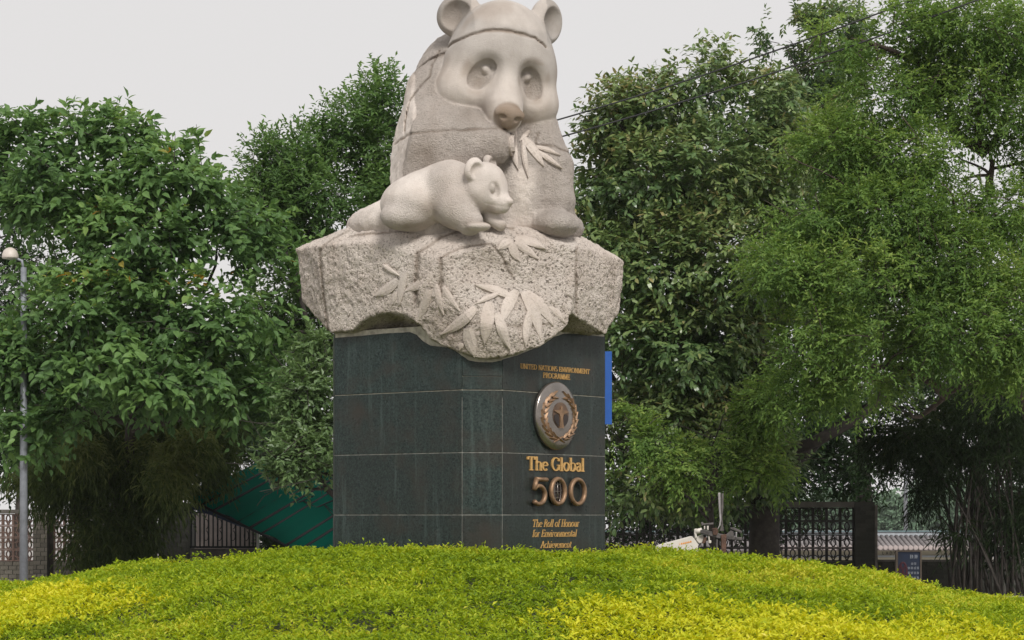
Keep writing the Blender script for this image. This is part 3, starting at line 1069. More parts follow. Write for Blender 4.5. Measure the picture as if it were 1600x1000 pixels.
# ---- the cub
CH = np.array(P3(755, 293, 26.12))
cy_, cp_ = R(60), R(16)
cf = np.array([math.sin(cy_)*math.cos(cp_), -math.cos(cy_)*math.cos(cp_), -math.sin(cp_)])
cl = np.array([math.cos(cy_), math.sin(cy_), 0])
cu = np.cross(cl, cf)
CM = np.stack([cl, cf, cu], 1).astype(np.float32)
if CM[2, 2] < 0:
    CM[:, 2] *= -1
def cub_head_local(q):
    d = ell(q, (0, 0, 0.02), (.255, .25, .25))
    d = smin(d, ell(q, (0, .03, -.06), (.27, .22, .20)), .06)
    d = smin(d, cap(q, (0, .14, -.05), (0, .265, -.105), .165, .108), .07)
    d = smin(d, ell(q, (0, .21, -.17), (.09, .12, .06)), .04)
    d = smin(d, ell(q, (0, .355, -.075), (.054, .04, .036)), .015)
    for s in (-1, 1):
        E = rot2(s*25, 'Y')
        d = smax(d, -ell(q, (s*.135, .235, .01), (.06, .06, .09), E), .03)
        d = smin(d, ell(q, (s*.125, .185, .015), (.036, .03, .05), E), .012)
    ml, _ = seg2(q[:, 1], q[:, 2], [(.37, -.135), (.28, -.145), (.18, -.15)])
    d = d + .004*np.exp(-(ml/.010)**2)
    return d
def cub(P):
    q = (P - CH.astype(np.float32)) @ CM
    hd = cub_head_local(q/1.1)*1.1
    hd = smin(hd, ear(P, P3(741, 265, 25.90), 35, 24, (.125, .085, .145)), .03)
    hd = smin(hd, ear(P, P3(765, 255, 26.30), 50, -6, (.10, .07, .12)), .03)
    b = ell(P, P3(648, 320, 26.38), (.405, .40, .325))
    b = smin(b, ell(P, P3(706, 296, 26.36), (.31, .34, .345)), .13)
    b = smin(b, ell(P, P3(680, 300, 26.45), (.36, .34, .31)), .16)
    b = smin(b, ell(P, P3(629, 338, 26.16), (.26, .20, .165)), .07)
    leg = chain(P, [(P3(706, 290, 26.17), .25), (P3(714, 325, 26.08), .235), (P3(734, 347, 25.98), .16)], .08)
    b = smin(b, leg, .12)
    b = smin(b, ell(P, P3(748, 354, 25.82), (.14, .12, .055)), .03)
    b = smin(b, chain(P, [(P3(752, 315, 26.25), .11), (P3(768, 340, 26.15), .085), (P3(782, 352, 26.08), .07)], .05), .05)
    d = smin(b, hd, .045)
    return d + .010*(noise3(P, 9, 15) - .5)
def cub_attrs(V):
    P = V.astype(np.float32)
    low = np.minimum(np.minimum(ell(P, P3(630, 336, 26.12), (.27, .22, .185)), chain(P, [(P3(706, 290, 26.17), .25), (P3(714, 325, 26.08), .235), (P3(734, 347, 25.98), .16)], .08)), .5)
    rough = sstep(.10, -.03, low)*0.4 + 0.3
    z0 = at(0, 352, 26)[2]
    stain = np.exp(-((P[:, 2]-z0)/.05)**2)*.5*noise3(P, 7, 5)*1.4
    q = (P - CH.astype(np.float32)) @ CM
    stain = np.maximum(stain, sstep(.02, -.01, ell(q, (0, .18, -.16), (.15, .15, .10)))*.38)
    stain = np.maximum(stain, .45*np.exp(-(((P - np.array(P3(672, 325, 26.0), dtype=np.float32))**2).sum(1))/.012))
    stain = np.maximum(stain, .5*np.exp(-(((P - np.array(P3(735, 268, 25.98), dtype=np.float32))**2).sum(1))/.006))
    return dict(rough=np.clip(rough, 0, 1), stain=np.clip(stain, 0, .9), moss=np.zeros(len(P)), pit=np.zeros(len(P)), grey=np.clip(0.14 + 0.35*noise3(P, 5, 41)*sstep(0.1, -0.05, q[:, 1]*0 + np.abs((P - CH.astype(np.float32))).sum(1) - 0.5), 0, 1))
def rock_attrs(V):
    P = V.astype(np.float32)
    g = grad(lambda p: rock(p, True), P)
    stain = np.clip(seam_amount(P, _rs)*1.2, 0, 1)*.60
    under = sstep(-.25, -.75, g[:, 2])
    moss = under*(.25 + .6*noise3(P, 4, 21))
    low = sstep(at(0, 545, 26)[2], at(0, 562, 26)[2], P[:, 2])
    moss = np.maximum(moss, low*.5*noise3(P, 9, 22))
    moss = moss*(1.0)
    eng = np.zeros(len(P))
    up = sstep(.45, .85, g[:, 2])
    rough = (1 - .3*up)*(1 - .6*eng)
    right = sstep(-.15, .25, g[:, 0] - .12)
    pit = right*(1-.6*up) + .30*(1-right)
    pit = pit*(1-eng)
    a = np.array(P3(700, 520, 26.0), dtype=np.float32)
    stain = np.maximum(stain, .45*np.exp(-(((P-a)*np.array([1, .6, 1.6], dtype=np.float32))**2).sum(1)/.10)*noise3(P, 8, 3)*1.3)
    return dict(rough=rough, stain=np.clip(stain, 0, .85), moss=np.clip(moss, 0, .8), pit=np.clip(pit, 0, 1), coarse=(1 - .45*up)*(1-.9*eng))

statue = thing("panda_statue", "pale carved stone mother panda and cub on a rough rock", "statue", tuple(at(740, 512, 27.3)))
V, Q = surface(rock, (-2.75, 25.4, 3.35), (1.55, 29.4, 5.3), 0.0155)
rock_o = np_mesh("rock", V, Q, STONE, statue, rock_attrs(V))
V, Q = surface(mother, (-2.1, 25.55, 5.0), (0.95, 28.75, 8.05), 0.0158)
mom_o = np_mesh("mother_panda", V, Q, STONE, statue, mom_attrs(V))
V, Q = surface(cub, (-1.65, 25.6, 4.95), (0.12, 26.95, 6.05), 0.0125)
cub_o = np_mesh("panda_cub", V, Q, STONE, statue, cub_attrs(V))
def all_stone(P):
    return np.minimum(np.minimum(rock(P, True), mom_body(P)), head(P))

def relief_leaf(a, b, wd, parent, lift=0.022, bow=0.0, fnd=all_stone, d0=24.0, tip_lift=0.0):
    """A carved bamboo leaf lying on the stone from a (stem end) to b (tip), photo pixels."""
    n = 12
    a, b = np.array(a, dtype=float), np.array(b, dtype=float)
    ab = b - a
    L = np.hypot(*ab)
    nrm = np.array([-ab[1], ab[0]])/L
    rows = []
    for i in range(n+1):
        t = i/n
        hw = wd*0.5*max(0.04, math.sin(math.pi*min(1, 0.17 + 0.83*t))**0.85)
        c = a + ab*t + nrm*bow*math.sin(math.pi*t)
        rows.append([c + nrm*hw, c + nrm*hw*0.4, c - nrm*hw*0.4, c - nrm*hw])
    px = np.array(rows).reshape(-1, 2)
    D = np.stack([(px[:, 0]-800)/F_PX, np.ones(len(px)), -(px[:, 1]-HOR)/F_PX], 1)
    O = np.array([0, 0, CAM_Z])
    pts = march(fnd, O, D, d0, 60)
    nn = grad(fnd, pts, 0.05)
    k = np.tile([0.45, 1.0, 1.0, 0.45], n+1)
    tt = np.repeat(np.arange(n+1)/n, 4)
    top = pts + nn*(lift*k*(0.75 + 0.25*np.sin(np.pi*tt)) + 0.008 + tip_lift*tt)[:, None]
    bot = pts - nn*0.03
    vs = np.concatenate([top, bot[0::4], bot[3::4]])
    fs = []
    m = 4*(n+1)
    for i in range(n):
        for j in range(3):
            fs.append((4*i+j, 4*i+j+1, 4*i+j+5, 4*i+j+4))
        fs.append((4*i, 4*i+4, m+i+1, m+i))
        fs.append((4*i+3, m+n+1+i, m+n+2+i, 4*i+7))
    nv = len(vs)
    z = np.zeros(nv)
    o = np_mesh("carved_leaf", vs, np.array(fs), STONE, parent, dict(rough=z+0.35, stain=z+0.20, moss=z, pit=z, coarse=z+0.3, grey=z+0.1))
    bm = bmesh.new()
    bm.from_mesh(o.data)
    bmesh.ops.recalc_face_normals(bm, faces=bm.faces)
    bm.to_mesh(o.data)
    bm.free()
    o.data.polygons.foreach_set("use_smooth", [False]*len(o.data.polygons))
    return o
for a, b, wd, bow in [((800,465.5),(741,446),12,3),((777,460),(742,476),8,1),((806,455),(784,506),19,3),((817,457),(844,531),18,-5),
                      ((820,457),(864,510),17,-5),((856,480),(882,506),10,-3),((828,485),(820.5,543),13,2),((764,473),(757,538),21,0),
                      ((776,490),(797,547),15,1),((743,482),(689,523),17,-3),((731,512),(742,557),19,1),((722,535),(720,547),9,0),
                      ((800,378),(777,390),14,2),((797,379),(811,409),14,1),((803,380),(841,406),12,-2),((804,373),(853,390),13,-3)]:
    relief_leaf(a, b, wd, rock_o, 0.021, bow)
for (a, b, wd), bow in zip(ENGRAVED, (1, -3, 2, 0, -3, -2, 1, 1)):
    relief_leaf(a, b, wd*2, rock_o, 0.016, bow)
for a, b, wd, bow in [((803,202),(810,266),13,4),((817,222),(825,279),8,1),((817,216),(849,261),13,-2),((836,230),(875,244),7,-2),((838,237),(878,264),8,-1),((828,204),(812,222),7,0)]:
    relief_leaf(a, b, wd, mom_o, 0.024, bow, mom_body)

HAZE = 0.00013
# ------------------------------------------------------------------ ground and the planted mound
M_GROUND = simple("pale_concrete_paving", (0.33, 0.31, 0.29), 0.85, var=0.2, scale=0.6)
M_SOIL = simple("soil_under_planting", (0.040, 0.050, 0.016), 0.95, var=0.4, scale=5)
mb = MB()
mb.add([(-190, -30, 0), (190, -30, 0), (190, 330, 0), (-190, 330, 0)], [(0, 1, 2, 3)])
g = mb.build("ground", M_GROUND)
g['kind'] = 'structure'

MC = (-0.45, 27.2)
def dome(x, y):
    r2 = (x-MC[0])**2 + (y-MC[1])**2
    return np.maximum(1.315 - 0.0152*r2, -0.3 + 0*r2) + 0.035*np.sin(x*1.3+0.5)*np.cos(y*1.1) + 0.02*np.sin(x*2.9+y*1.7)
nr, na = 60, 120
vs, fs = [(MC[0], MC[1], float(dome(np.array(MC[0]), np.array(MC[1])))-0.06)], []
for i in range(1, nr+1):
    rr = 9.9*i/nr
    for k in range(na):
        x, y = MC[0]+rr*math.cos(2*math.pi*k/na), MC[1]+rr*math.sin(2*math.pi*k/na)
        vs.append((x, y, max(float(dome(np.array(x), np.array(y)))-0.06, -0.2)))
for k in range(na):
    fs.append((0, 1+k, 1+(k+1) % na))
    for i in range(nr-1):
        a = 1+i*na
        fs.append((a+k, a+na+k, a+na+(k+1) % na, a+(k+1) % na))
mb = MB()
mb.add(vs, fs)
mo = mb.build("mound_terrain", M_SOIL, smooth=True)
mo['kind'] = 'structure'

def dome_hit(px, py):
    d = np.array([(px-800)/F_PX, 1, -(py-HOR)/F_PX])
    t = 10.0
    while t < 40:
        p = d*t
        if p[2] + CAM_Z < float(dome(np.array(p[0]), np.array(p[1]))):
            break
        t += 0.03
    return p[0], p[1]

def inside(poly, x, y):
    poly = np.array(poly)
    c = np.zeros(len(x), dtype=bool)
    j = len(poly) - 1
    for i in range(len(poly)):
        xi, yi = poly[i]
        xj, yj = poly[j]
        c ^= ((yi > y) != (yj > y)) & (x < (xj-xi)*(y-yi)/(yj-yi+1e-12) + xi)
        j = i
    return c

def norm(a):
    return a / (np.linalg.norm(a, axis=-1, keepdims=True) + 1e-9)

def leaves(name, pos, dirv, up, L, W, var, mat, parent=None, kind='kite', fold=0.18, droop=0.15):
    """One mesh of folded leaves. kite: 4 points, 2 triangles; broad: 8 points, 3 quads a side."""
    n = len(pos)
    dirv = norm(dirv)
    side = norm(np.cross(dirv, up))
    nrm = np.cross(side, dirv)
    L = np.broadcast_to(L, (n,))[:, None]
    W = np.broadcast_to(W, (n,))[:, None]
    if kind == 'kite':
        a = pos
        t = pos + dirv*L - nrm*L*droop
        m = pos + dirv*L*0.45
        l = m - side*W*0.5 + nrm*W*fold
        r = m + side*W*0.5 + nrm*W*fold
        V = np.stack([a, l, t, r], 1).reshape(-1, 3)
        b = np.arange(n)[:, None]*4
        F = np.concatenate([b + np.array([0, 2, 1]), b + np.array([0, 3, 2])], 0)
        return np_mesh(name, V, None, mat, parent, {'var': np.repeat(var, 4)}, smooth=False, tris=F)
    if kind == 'oval':
        def at_(u, wd, sg):
            return pos + dirv*L*u - nrm*L*droop*u*u + sg*side*W*wd + nrm*W*fold*wd
        V = np.stack([pos, at_(.28, .44, -1), at_(.68, .40, -1), at_(1, 0, 1), at_(.68, .40, 1), at_(.28, .44, 1)], 1).reshape(-1, 3)
        b = np.arange(n)[:, None]*6
        F = np.concatenate([b + np.array(q) for q in ((0, 5, 1), (1, 5, 4), (1, 4, 2), (2, 4, 3))], 0)
        return np_mesh(name, V, None, mat, parent, {'var': np.repeat(var, 6)}, smooth=False, tris=F)
    def mid(u):
        return pos + dirv*L*u - nrm*L*droop*u*u
    def off(u, wd, s):
        return mid(u) + s*side*W*wd + nrm*W*fold*wd*2
    pts = [mid(0), mid(0.45), mid(1.0), off(0.16, .40, -1), off(0.5, .46, -1), off(0.16, .40, 1), off(0.5, .46, 1)]
    V = np.stack(pts, 1).reshape(-1, 3)
    b = np.arange(n)[:, None]*7
    T = [(0, 1, 3), (3, 1, 4), (4, 1, 2), (0, 5, 1), (5, 6, 1), (6, 2, 1)]
    F = np.concatenate([b + np.array(q) for q in T], 0)
    return np_mesh(name, V, None, mat, parent, {'var': np.repeat(var, 7)}, smooth=False, tris=F)

M_HEDGE = leaf_mat("ground_cover_leaf", [(0.0, (0.070, 0.155, 0.010)), (0.45, (0.22, 0.325, 0.018)), (0.8, (0.38, 0.47, 0.026)), (1.0, (0.55, 0.54, 0.06))], 0.55, 0.38, spec=0.2)
M_YELLOW = leaf_mat("golden_leaf", [(0.0, (0.22, 0.33, 0.014)), (0.4, (0.52, 0.56, 0.028)), (0.8, (0.72, 0.69, 0.055)), (1.0, (0.78, 0.73, 0.22))], 0.55, 0.38, spec=0.2)

RIGHT_Y = [dome_hit(p[0], p[1]+17) for p in [(858,948),(870,941),(930,936),(1010,938),(1080,931),(1160,944),(1250,950),(1330,962),(1420,968),(1500,972)]] + [(6.9, 21.6), (6.9, 18.5), (0.6, 18.5)] + [dome_hit(*p) for p in [(900,990),(872,965)]]
LEFT_Y = [dome_hit(p[0], p[1]+14) for p in [(275,930),(240,930),(180,926),(110,920),(60,920)]] + [(-6.5, 23.6), (-7.2, 20.5), (-6.2, 18.6)] + [dome_hit(*p) for p in [(20,995),(90,978),(170,958),(230,943)]]

def scatter(nn, x0, x1, y0, y1):
    x, y = RNG.uniform(x0, x1, nn), RNG.uniform(y0, y1, nn)
    k = ((x-MC[0])**2 + (y-MC[1])**2 < 9.6**2)
    # keep out of the pedestal
    q = np.stack([x-PED_C.x, y-PED_C.y], 1)
    a, b = q @ np.array(pu[:2]), q @ np.array(pv[:2])
    k &= ~((np.abs(a) < PED_A+0.01) & (np.abs(b) < PED_A+0.01) & (np.abs(a)+np.abs(b) < 2*PED_A-PED_K+0.01))
    return x[k], y[k]

def cover(name, x, y, lift, Ll, Wl, mat, sprig=7, tone=None, hgt=0.09):
    """Sprigs: a few leaves spread round each little stem."""
    n = len(x)
    z = dome(x, y) + lift
    P = np.stack([x, y, z], 1)
    lean = RNG.normal(0, 0.35, (n, 3))
    lean[:, 2] = 1
    lean = norm(lean)
    p, d, u, L, W, v = [], [], [], [], [], []
    base = RNG.random(n)
    for k in range(sprig):
        a = RNG.uniform(0, 2*np.pi, n)
        h = RNG.uniform(0.1, 1.0, n)*hgt
        el = RNG.uniform(-0.1, 0.9, n)
        dd = np.stack([np.cos(a)*np.cos(el), np.sin(a)*np.cos(el), np.sin(el)], 1) + lean*0.25
        p.append(P + lean*h[:, None] + RNG.normal(0, 0.012, (n, 3)))
        d.append(dd)
        u.append(lean + RNG.normal(0, 0.35, (n, 3)))
        s = RNG.uniform(0.65, 1.25, n)
        L.append(Ll*s)
        W.append(Wl*s)
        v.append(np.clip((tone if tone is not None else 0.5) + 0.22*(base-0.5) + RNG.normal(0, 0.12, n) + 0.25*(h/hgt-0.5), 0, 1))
    o = leaves(name, np.concatenate(p), np.concatenate(d), np.concatenate(u), np.concatenate(L), np.concatenate(W), np.concatenate(v), mat)
    o['kind'] = 'stuff'
    return o

xa, ya = scatter(51000, -6.6, 6.9, 18.2, 27.6)
xb, yb = scatter(7000, -10, 10, 17.5, 36)
x, y = np.concatenate([xa, xb]), np.concatenate([ya, yb])
jx, jy = x + RNG.normal(0, 0.17, len(x)), y + RNG.normal(0, 0.20, len(x))
yel = inside(RIGHT_Y, jx, jy) | inside(LEFT_Y, jx, jy)
P2 = np.stack([x, y, 0*x], 1).astype(np.float32)
pat = noise3(P2, 0.55, 31)*0.6 + noise3(P2, 1.9, 32)*0.4
lump = 0.15*(noise3(P2, 1.1, 33)-0.5) + 0.11*(noise3(P2, 4.0, 34)-0.5) + 0.07*(RNG.random(len(x)) > 0.95)*RNG.random(len(x))
# the planting rises in a dense green edge behind the golden leaves
xg, yg, tg, lg = x[~yel], y[~yel], pat[~yel], lump[~yel]
front = np.clip((24.0 - yg)/4.0, 0, 1)
cover("green_ground_cover", xg, yg, lg - 0.03, 0.052, 0.021, M_HEDGE, 7, 0.16 + 0.86*tg - 0.06*front)
xy_, yy_, ly_ = x[yel], y[yel], lump[yel]
cover("golden_ground_cover", xy_, yy_, ly_ + 0.01, 0.060, 0.026, M_YELLOW, 8, 0.08 + 0.70*pat[yel], 0.10)

# ------------------------------------------------------------------ trees
M_BROAD = leaf_mat("broad_leaf", [(0.0, (0.045, 0.100, 0.036)), (0.5, (0.115, 0.215, 0.068)), (0.85, (0.19, 0.32, 0.095)), (0.97, (0.24, 0.31, 0.07)), (1.0, (0.34, 0.20, 0.04))], 0.5, 0.42, spec=0.3)
M_MID = leaf_mat("mid_leaf", [(0.0, (0.034, 0.080, 0.026)), (0.5, (0.110, 0.205, 0.058)), (1.0, (0.21, 0.33, 0.10))], 0.5, 0.42, spec=0.3)
M_CAMPHOR = leaf_mat("glossy_leaf", [(0.0, (0.030, 0.072, 0.026)), (0.45, (0.100, 0.175, 0.060)), (0.85, (0.22, 0.29, 0.10)), (1.0, (0.34, 0.30, 0.13))], 0.34, 0.28)
M_FINE = leaf_mat("feathery_leaf", [(0.0, (0.034, 0.080, 0.018)), (0.45, (0.112, 0.203, 0.046)), (0.8, (0.22, 0.335, 0.080)), (1.0, (0.33, 0.42, 0.115))], 0.55, 0.42, spec=0.25)
M_PALE = leaf_mat("grey_green_leaf", [(0.0, (0.05, 0.105, 0.036)), (1.0, (0.18, 0.275, 0.10))], 0.45, 0.35)
M_BAMBOO = leaf_mat("bamboo_leaf", [(0.0, (0.024, 0.042, 0.013)), (0.6, (0.070, 0.105, 0.032)), (1.0, (0.155, 0.185, 0.060))], 0.5, 0.35, spec=0.25)
M_SHADEBAMBOO = leaf_mat("shade_dark_bamboo_leaf", [(0.0, (0.010, 0.022, 0.008)), (0.7, (0.030, 0.052, 0.016)), (1.0, (0.09, 0.10, 0.03))], 0.5, 0.3, spec=0.25)  # darker copy of the bamboo leaf, deep shade put into its colour
M_DARK = leaf_mat("shade_deep_green_leaf", [(0.0, (0.012, 0.034, 0.012)), (1.0, (0.050, 0.095, 0.030))], 0.5, 0.2, spec=0.25)  # green lowered so the leaf colour holds the deep shade among the trees
M_FAR = leaf_mat("haze_pale_leaf", [(0.0, (0.10, 0.17, 0.11)), (1.0, (0.20, 0.29, 0.19))], 0.7, 0.3, spec=0.2)  # distance haze put into the leaf colour by paling it

def blob_pts(blobs, n, shell=0.35, gap=0.0, gfreq=0.9, seed=0):
    """Points in ellipsoids given as (px, py, Y, rx_px, ry_px, depth); clumped by 3D noise."""
    C = np.array([at(b[0], b[1], b[2]) for b in blobs])
    Rr = np.array([(b[3]*b[2]/F_PX, b[5] if len(b) > 5 else 1.1*b[3]*b[2]/F_PX, b[4]*b[2]/F_PX) for b in blobs])
    wts = (Rr[:, 0]*Rr[:, 2])
    wts = wts*np.array([b[6] if len(b) > 6 else 1 for b in blobs])
    wts = wts/wts.sum()
    out, owner = [], []
    need = n
    while need > 0:
        k = RNG.choice(len(blobs), size=need*2, p=wts)
        u = norm(RNG.normal(size=(len(k), 3)))
        rr = shell + (1-shell)*RNG.random(len(k))**0.6
        rr = rr * (1 + RNG.normal(0, 0.06, len(k)))
        p = C[k] + u*rr[:, None]*Rr[k]
        keep = np.ones(len(k), dtype=bool)
        if gap:
            nz = noise3(p.astype(np.float32), gfreq, seed)*0.65 + noise3(p.astype(np.float32), gfreq*2.6, seed+1)*0.35
            keep = nz > gap
        keep &= p[:, 2] > 0.15
        p, k = p[keep][:need], k[keep][:need]
        out.append(p)
        owner.append(k)
        need -= len(p)
    return np.concatenate(out), np.concatenate(owner), C, Rr

def crown(name, blobs, twigs, per, L, W, mat, parent, twig=0.5, kind='kite', gap=0.42, gfreq=0.9, shell=0.3, droop=0.3, rise=0.25, seed=0, tone=0.5, flat=1.0, hang=0.0, fold=0.18):
    p0, ow, C, Rr = blob_pts(blobs, twigs, shell, gap, gfreq, seed)
    outw = norm((p0 - C[ow])/Rr[ow])
    td = norm(outw*0.8 + RNG.normal(0, 0.5, (twigs, 3)) + np.array([0, 0, rise]))
    tl = twig*RNG.uniform(0.6, 1.3, twigs)
    tn = noise3(p0.astype(np.float32), gfreq*1.3, seed+5)
    ps, ds, us, Ls, Ws, vs = [], [], [], [], [], []
    sd = norm(np.cross(td, np.array([0, 0, 1.0]) + RNG.normal(0, 0.2, (twigs, 3))))
    base = RNG.random(twigs)
    for j in range(per):
        t = (j + RNG.random(twigs)*0.6)/per
        s = 1 if j % 2 else -1
        p = p0 + td*(tl*(t-0.3))[:, None] - np.array([0, 0, 1])*(droop*tl*t*t)[:, None]
        d = td*0.7 + s*sd*0.9*(0.4+0.6*(1-t))[:, None] + RNG.normal(0, 0.3, (twigs, 3)) - np.array([0, 0, hang])
        u = np.array([0, 0, flat]) + outw*0.55 + RNG.normal(0, 0.33, (twigs, 3))
        sc = RNG.uniform(0.6, 1.25, twigs)
        ps.append(p); ds.append(d); us.append(u); Ls.append(L*sc); Ws.append(W*sc)
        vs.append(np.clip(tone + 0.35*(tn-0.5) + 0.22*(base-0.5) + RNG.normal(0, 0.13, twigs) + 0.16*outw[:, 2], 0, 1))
    A = [np.concatenate(q) for q in (ps, ds, us, Ls, Ws, vs)]
    o = leaves(name, *A, mat, parent, kind, fold, 0.18)
    o['kind'] = 'stuff'
    return o, p0, td, A

def limb_path(a, b, bend=0.12, n=7):
    a, b = Vector(a), Vector(b)
    L = (b-a).length
    j = Vector((random.gauss(0, 1), random.gauss(0, 1), random.gauss(0, 0.4)))*L*bend
    k = Vector((random.gauss(0, 1), random.gauss(0, 1), random.gauss(0, 0.5)))*L*bend*0.5
    return [a.lerp(b, i/n) + j*math.sin(math.pi*i/n) + k*math.sin(2*math.pi*i/n) for i in range(n+1)]

def woody(parent, base, fork, r0, r1, limbs, mat, rl=0.09, twigs=None, name="trunk"):
    mb = MB()
    path = limb_path(base, fork, 0.03, 8)
    flare = [1.5, 1.15] + [1]*7
    mb.tube(path, [(r0 + (r1-r0)*i/8)*flare[i] for i in range(9)], 10)
    mb.build(name, mat, parent, smooth=True)
    mb = MB()
    for q in limbs:
        start = path[random.choice([5, 6, 7, 8])] if len(q) < 2 else Vector(q[1])
        pth = limb_path(start, q[0])
        r_ = rl*random.uniform(0.7, 1.2)
        mb.tube(pth, [max(0.012, r_*(1-0.85*i/7)) for i in range(8)], 7)
        for _ in range(3):
            k = random.choice([3, 4, 5, 6])
            e = pth[k] + Vector((random.gauss(0, .7), random.gauss(0, .7), random.gauss(0.25, .5)))
            p2 = limb_path(pth[k], e, 0.12, 5)
            mb.tube(p2, [max(0.006, r_*0.35*(1-0.85*i/5)) for i in range(6)], 5)
    if twigs is not None:
        p0, td, cnt, tl = twigs
        for i in RNG.choice(len(p0), min(cnt, len(p0)), replace=False):
            a = Vector(p0[i]) - Vector(td[i])*tl*0.9
            b = Vector(p0[i]) + Vector(td[i])*tl*0.6
            mb.tube([a, a.lerp(b, 0.5) + Vector((0, 0, 0.03)), b], [0.010, 0.008, 0.004], 4, cap=False)
    o = mb.build("limb", mat, parent, smooth=True)
    o['kind'] = 'stuff'

def centres(blobs, every=1):
    return [(at(b[0], b[1] + b[4]*0.2, b[2]),) for b in blobs[::every]]

# -- the broad-leaved tree on the left
bl = [(70,232,41,60,48),(190,212,41.5,62,42),(110,300,41,95,62),(262,268,41,85,52),(332,300,41.5,46,58),(205,370,41,115,70),(325,385,42,105,66),(40,300,41.5,45,60),
      (150,480,40.5,125,62),(300,490,40.5,120,66),(425,470,42,80,80),(55,560,40.5,70,60),(190,575,40,120,52),(330,580,40.5,95,52),(445,570,42,60,60),
      (45,670,40.5,55,50),(120,640,40,60,36),(240,610,39.8,80,34),(60,430,41,60,36,1.0,0.6),(470,640,42,45,40),(490,470,42.5,50,90),(480,560,42.5,50,60),(10,250,41.5,40,60),(10,560,40.5,40,70),(390,620,41.5,70,40),(370,250,42.3,30,36,.6,.5),(400,350,42.3,50,40,.8,.6),(120,190,41.3,60,30,.8,.8),(30,200,41.3,40,36,.8,.8)]
tr = thing("broadleaf_tree", "big-leaved tree with drooping sprays behind the lamp post, before the patterned wall", "tree", tuple(at(215, 925, 42)))
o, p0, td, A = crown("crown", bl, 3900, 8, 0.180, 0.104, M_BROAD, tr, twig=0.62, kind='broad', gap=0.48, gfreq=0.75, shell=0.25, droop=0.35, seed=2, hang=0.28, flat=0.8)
woody(tr, at(185, 915, 48.6), at(205, 640, 43.0), 0.15, 0.10, [(at(90,300,41.5), at(160,560,42)), (at(205,330,41.5), at(205,640,42)), (at(255,280,41.8), at(205,600,42)), (at(330,330,42), at(215,620,42)), (at(420,470,42), at(210,640,42)), (at(60,560,41), at(200,660,42)), (at(340,580,41), at(205,670,42)), (at(120,480,41), at(205,650,42))], M_BARK, 0.075, (p0, td, 300, 0.6))
# the leaves of it that show largest are objects of their own
order = np.argsort(A[0][:, 1])[:300]
lm = []
for k in range(4):
    mbl = MB()
    L, W, f = 1.0, 0.56+0.05*k, 0.10
    pts = [(0,0,0),(0,.45,-.03),(0,1,-.17),(-.40*W,.14,.05),(-.48*W,.38,.06),(-.34*W,.68,.0),(.40*W,.14,.05),(.48*W,.38,.06),(.34*W,.68,.0),(0,.72,-.09)]
    mbl.add(pts, [(0,1,4,3),(1,9,5,4),(9,2,5),(0,6,7,1),(1,7,8,9),(9,8,2)])
    me = mbl.mesh("leaf", False)
    a_ = me.attributes.new("var", 'FLOAT', 'POINT')
    a_.data.foreach_set("value", [0.48 + 0.09*k]*len(me.vertices))
    lm.append(me)
for q in order:
    d = Vector(A[1][q]).normalized()
    s = d.cross(Vector(A[2][q])).normalized()
    n_ = s.cross(d)
    o = link("leaf", lm[int(q) % 4], M_BROAD, tr)
    M = Matrix((s, d, n_)).transposed().to_4x4()
    M = M @ Matrix.Scale(0.195*random.uniform(.75, 1.1), 4)
    M.translation = Vector(A[0][q]) - Vector(tr.location) + Vector((0, -0.05, 0.02))
    o.matrix_local = M

# -- the bushy tree between it and the statue
bl = [(598,148,46,42,46),(550,205,46,60,55),(480,232,46,58,46),(420,252,46,42,46),(600,250,46.5,60,80),(520,300,46,105,66),(420,335,46,72,66),(590,340,46.5,60,80),
      (480,400,46.5,95,60),(500,490,47,75,60),(440,300,46,60,40),(470,570,47.5,70,60),(420,500,47.5,60,50)]
tr = thing("bushy_tree", "bushy mid-green tree rising beside the mother panda's back, thinner than the broad-leaved one", "tree", tuple(at(540, 920, 46.5)))
o, p0, td, A = crown("crown", bl, 4600, 9, 0.135, 0.055, M_MID, tr, twig=0.55, gap=0.42, gfreq=0.85, shell=0.2, droop=0.1, rise=0.5, seed=9, hang=0.1)
woody(tr, at(572, 930, 46.6), at(545, 480, 46.5), 0.2, 0.12, centres(bl), M_BARK, 0.08, (p0, td, 220, 0.5))
# -- a thin far tree at the left edge
bl = [(5,330,52,40,80),(40,405,52,60,50),(92,440,52,50,40),(30,500,52,60,60),(-40,420,52,50,120)]
tr = thing("thin_tree", "thin dark tree behind the lamp head", "tree", tuple(at(20, 912, 52)))
o, p0, td, A = crown("crown", bl, 1500, 9, 0.12, 0.05, M_DARK, tr, twig=0.5, gap=0.45, gfreq=0.9, shell=0.2, seed=14)
woody(tr, at(20, 920, 52), at(25, 520, 52), 0.16, 0.1, centres(bl), M_BARK, 0.07, (p0, td, 150, 0.5))
# -- the grey-green small tree beside the pedestal's left side
bl = [(478,610,39,45,50),(472,715,38.5,58,40),(430,748,38.5,42,26),(500,680,39,36,56),(500,560,39.5,40,50),(455,665,39,36,26,0.6,0.5)]
tr = thing("small_tree", "small grey-green tree with rounded leaves beside the pedestal, over the green awning", "tree", tuple(at(520, 905, 39)))
o, p0, td, A = crown("crown", bl, 800, 9, 0.13, 0.062, M_PALE, tr, twig=0.42, gap=0.36, gfreq=1.2, shell=0.2, droop=0.3, seed=17, hang=0.15)
woody(tr, at(533, 900, 39.2), at(525, 740, 39.2), 0.04, 0.03, centres(bl), M_BARK, 0.035, (p0, td, 120, 0.4))
bl = [(455,846,49.5,50,34),(500,850,49.5,40,30),(425,852,49.5,26,26)]  # leaves added where a glass panel mirrors foliage
tr = thing("panel_foliage", "low grey-green shrub under the awning's slanting edge beside the gate post", "shrub", tuple(at(460, 915, 49.5)))
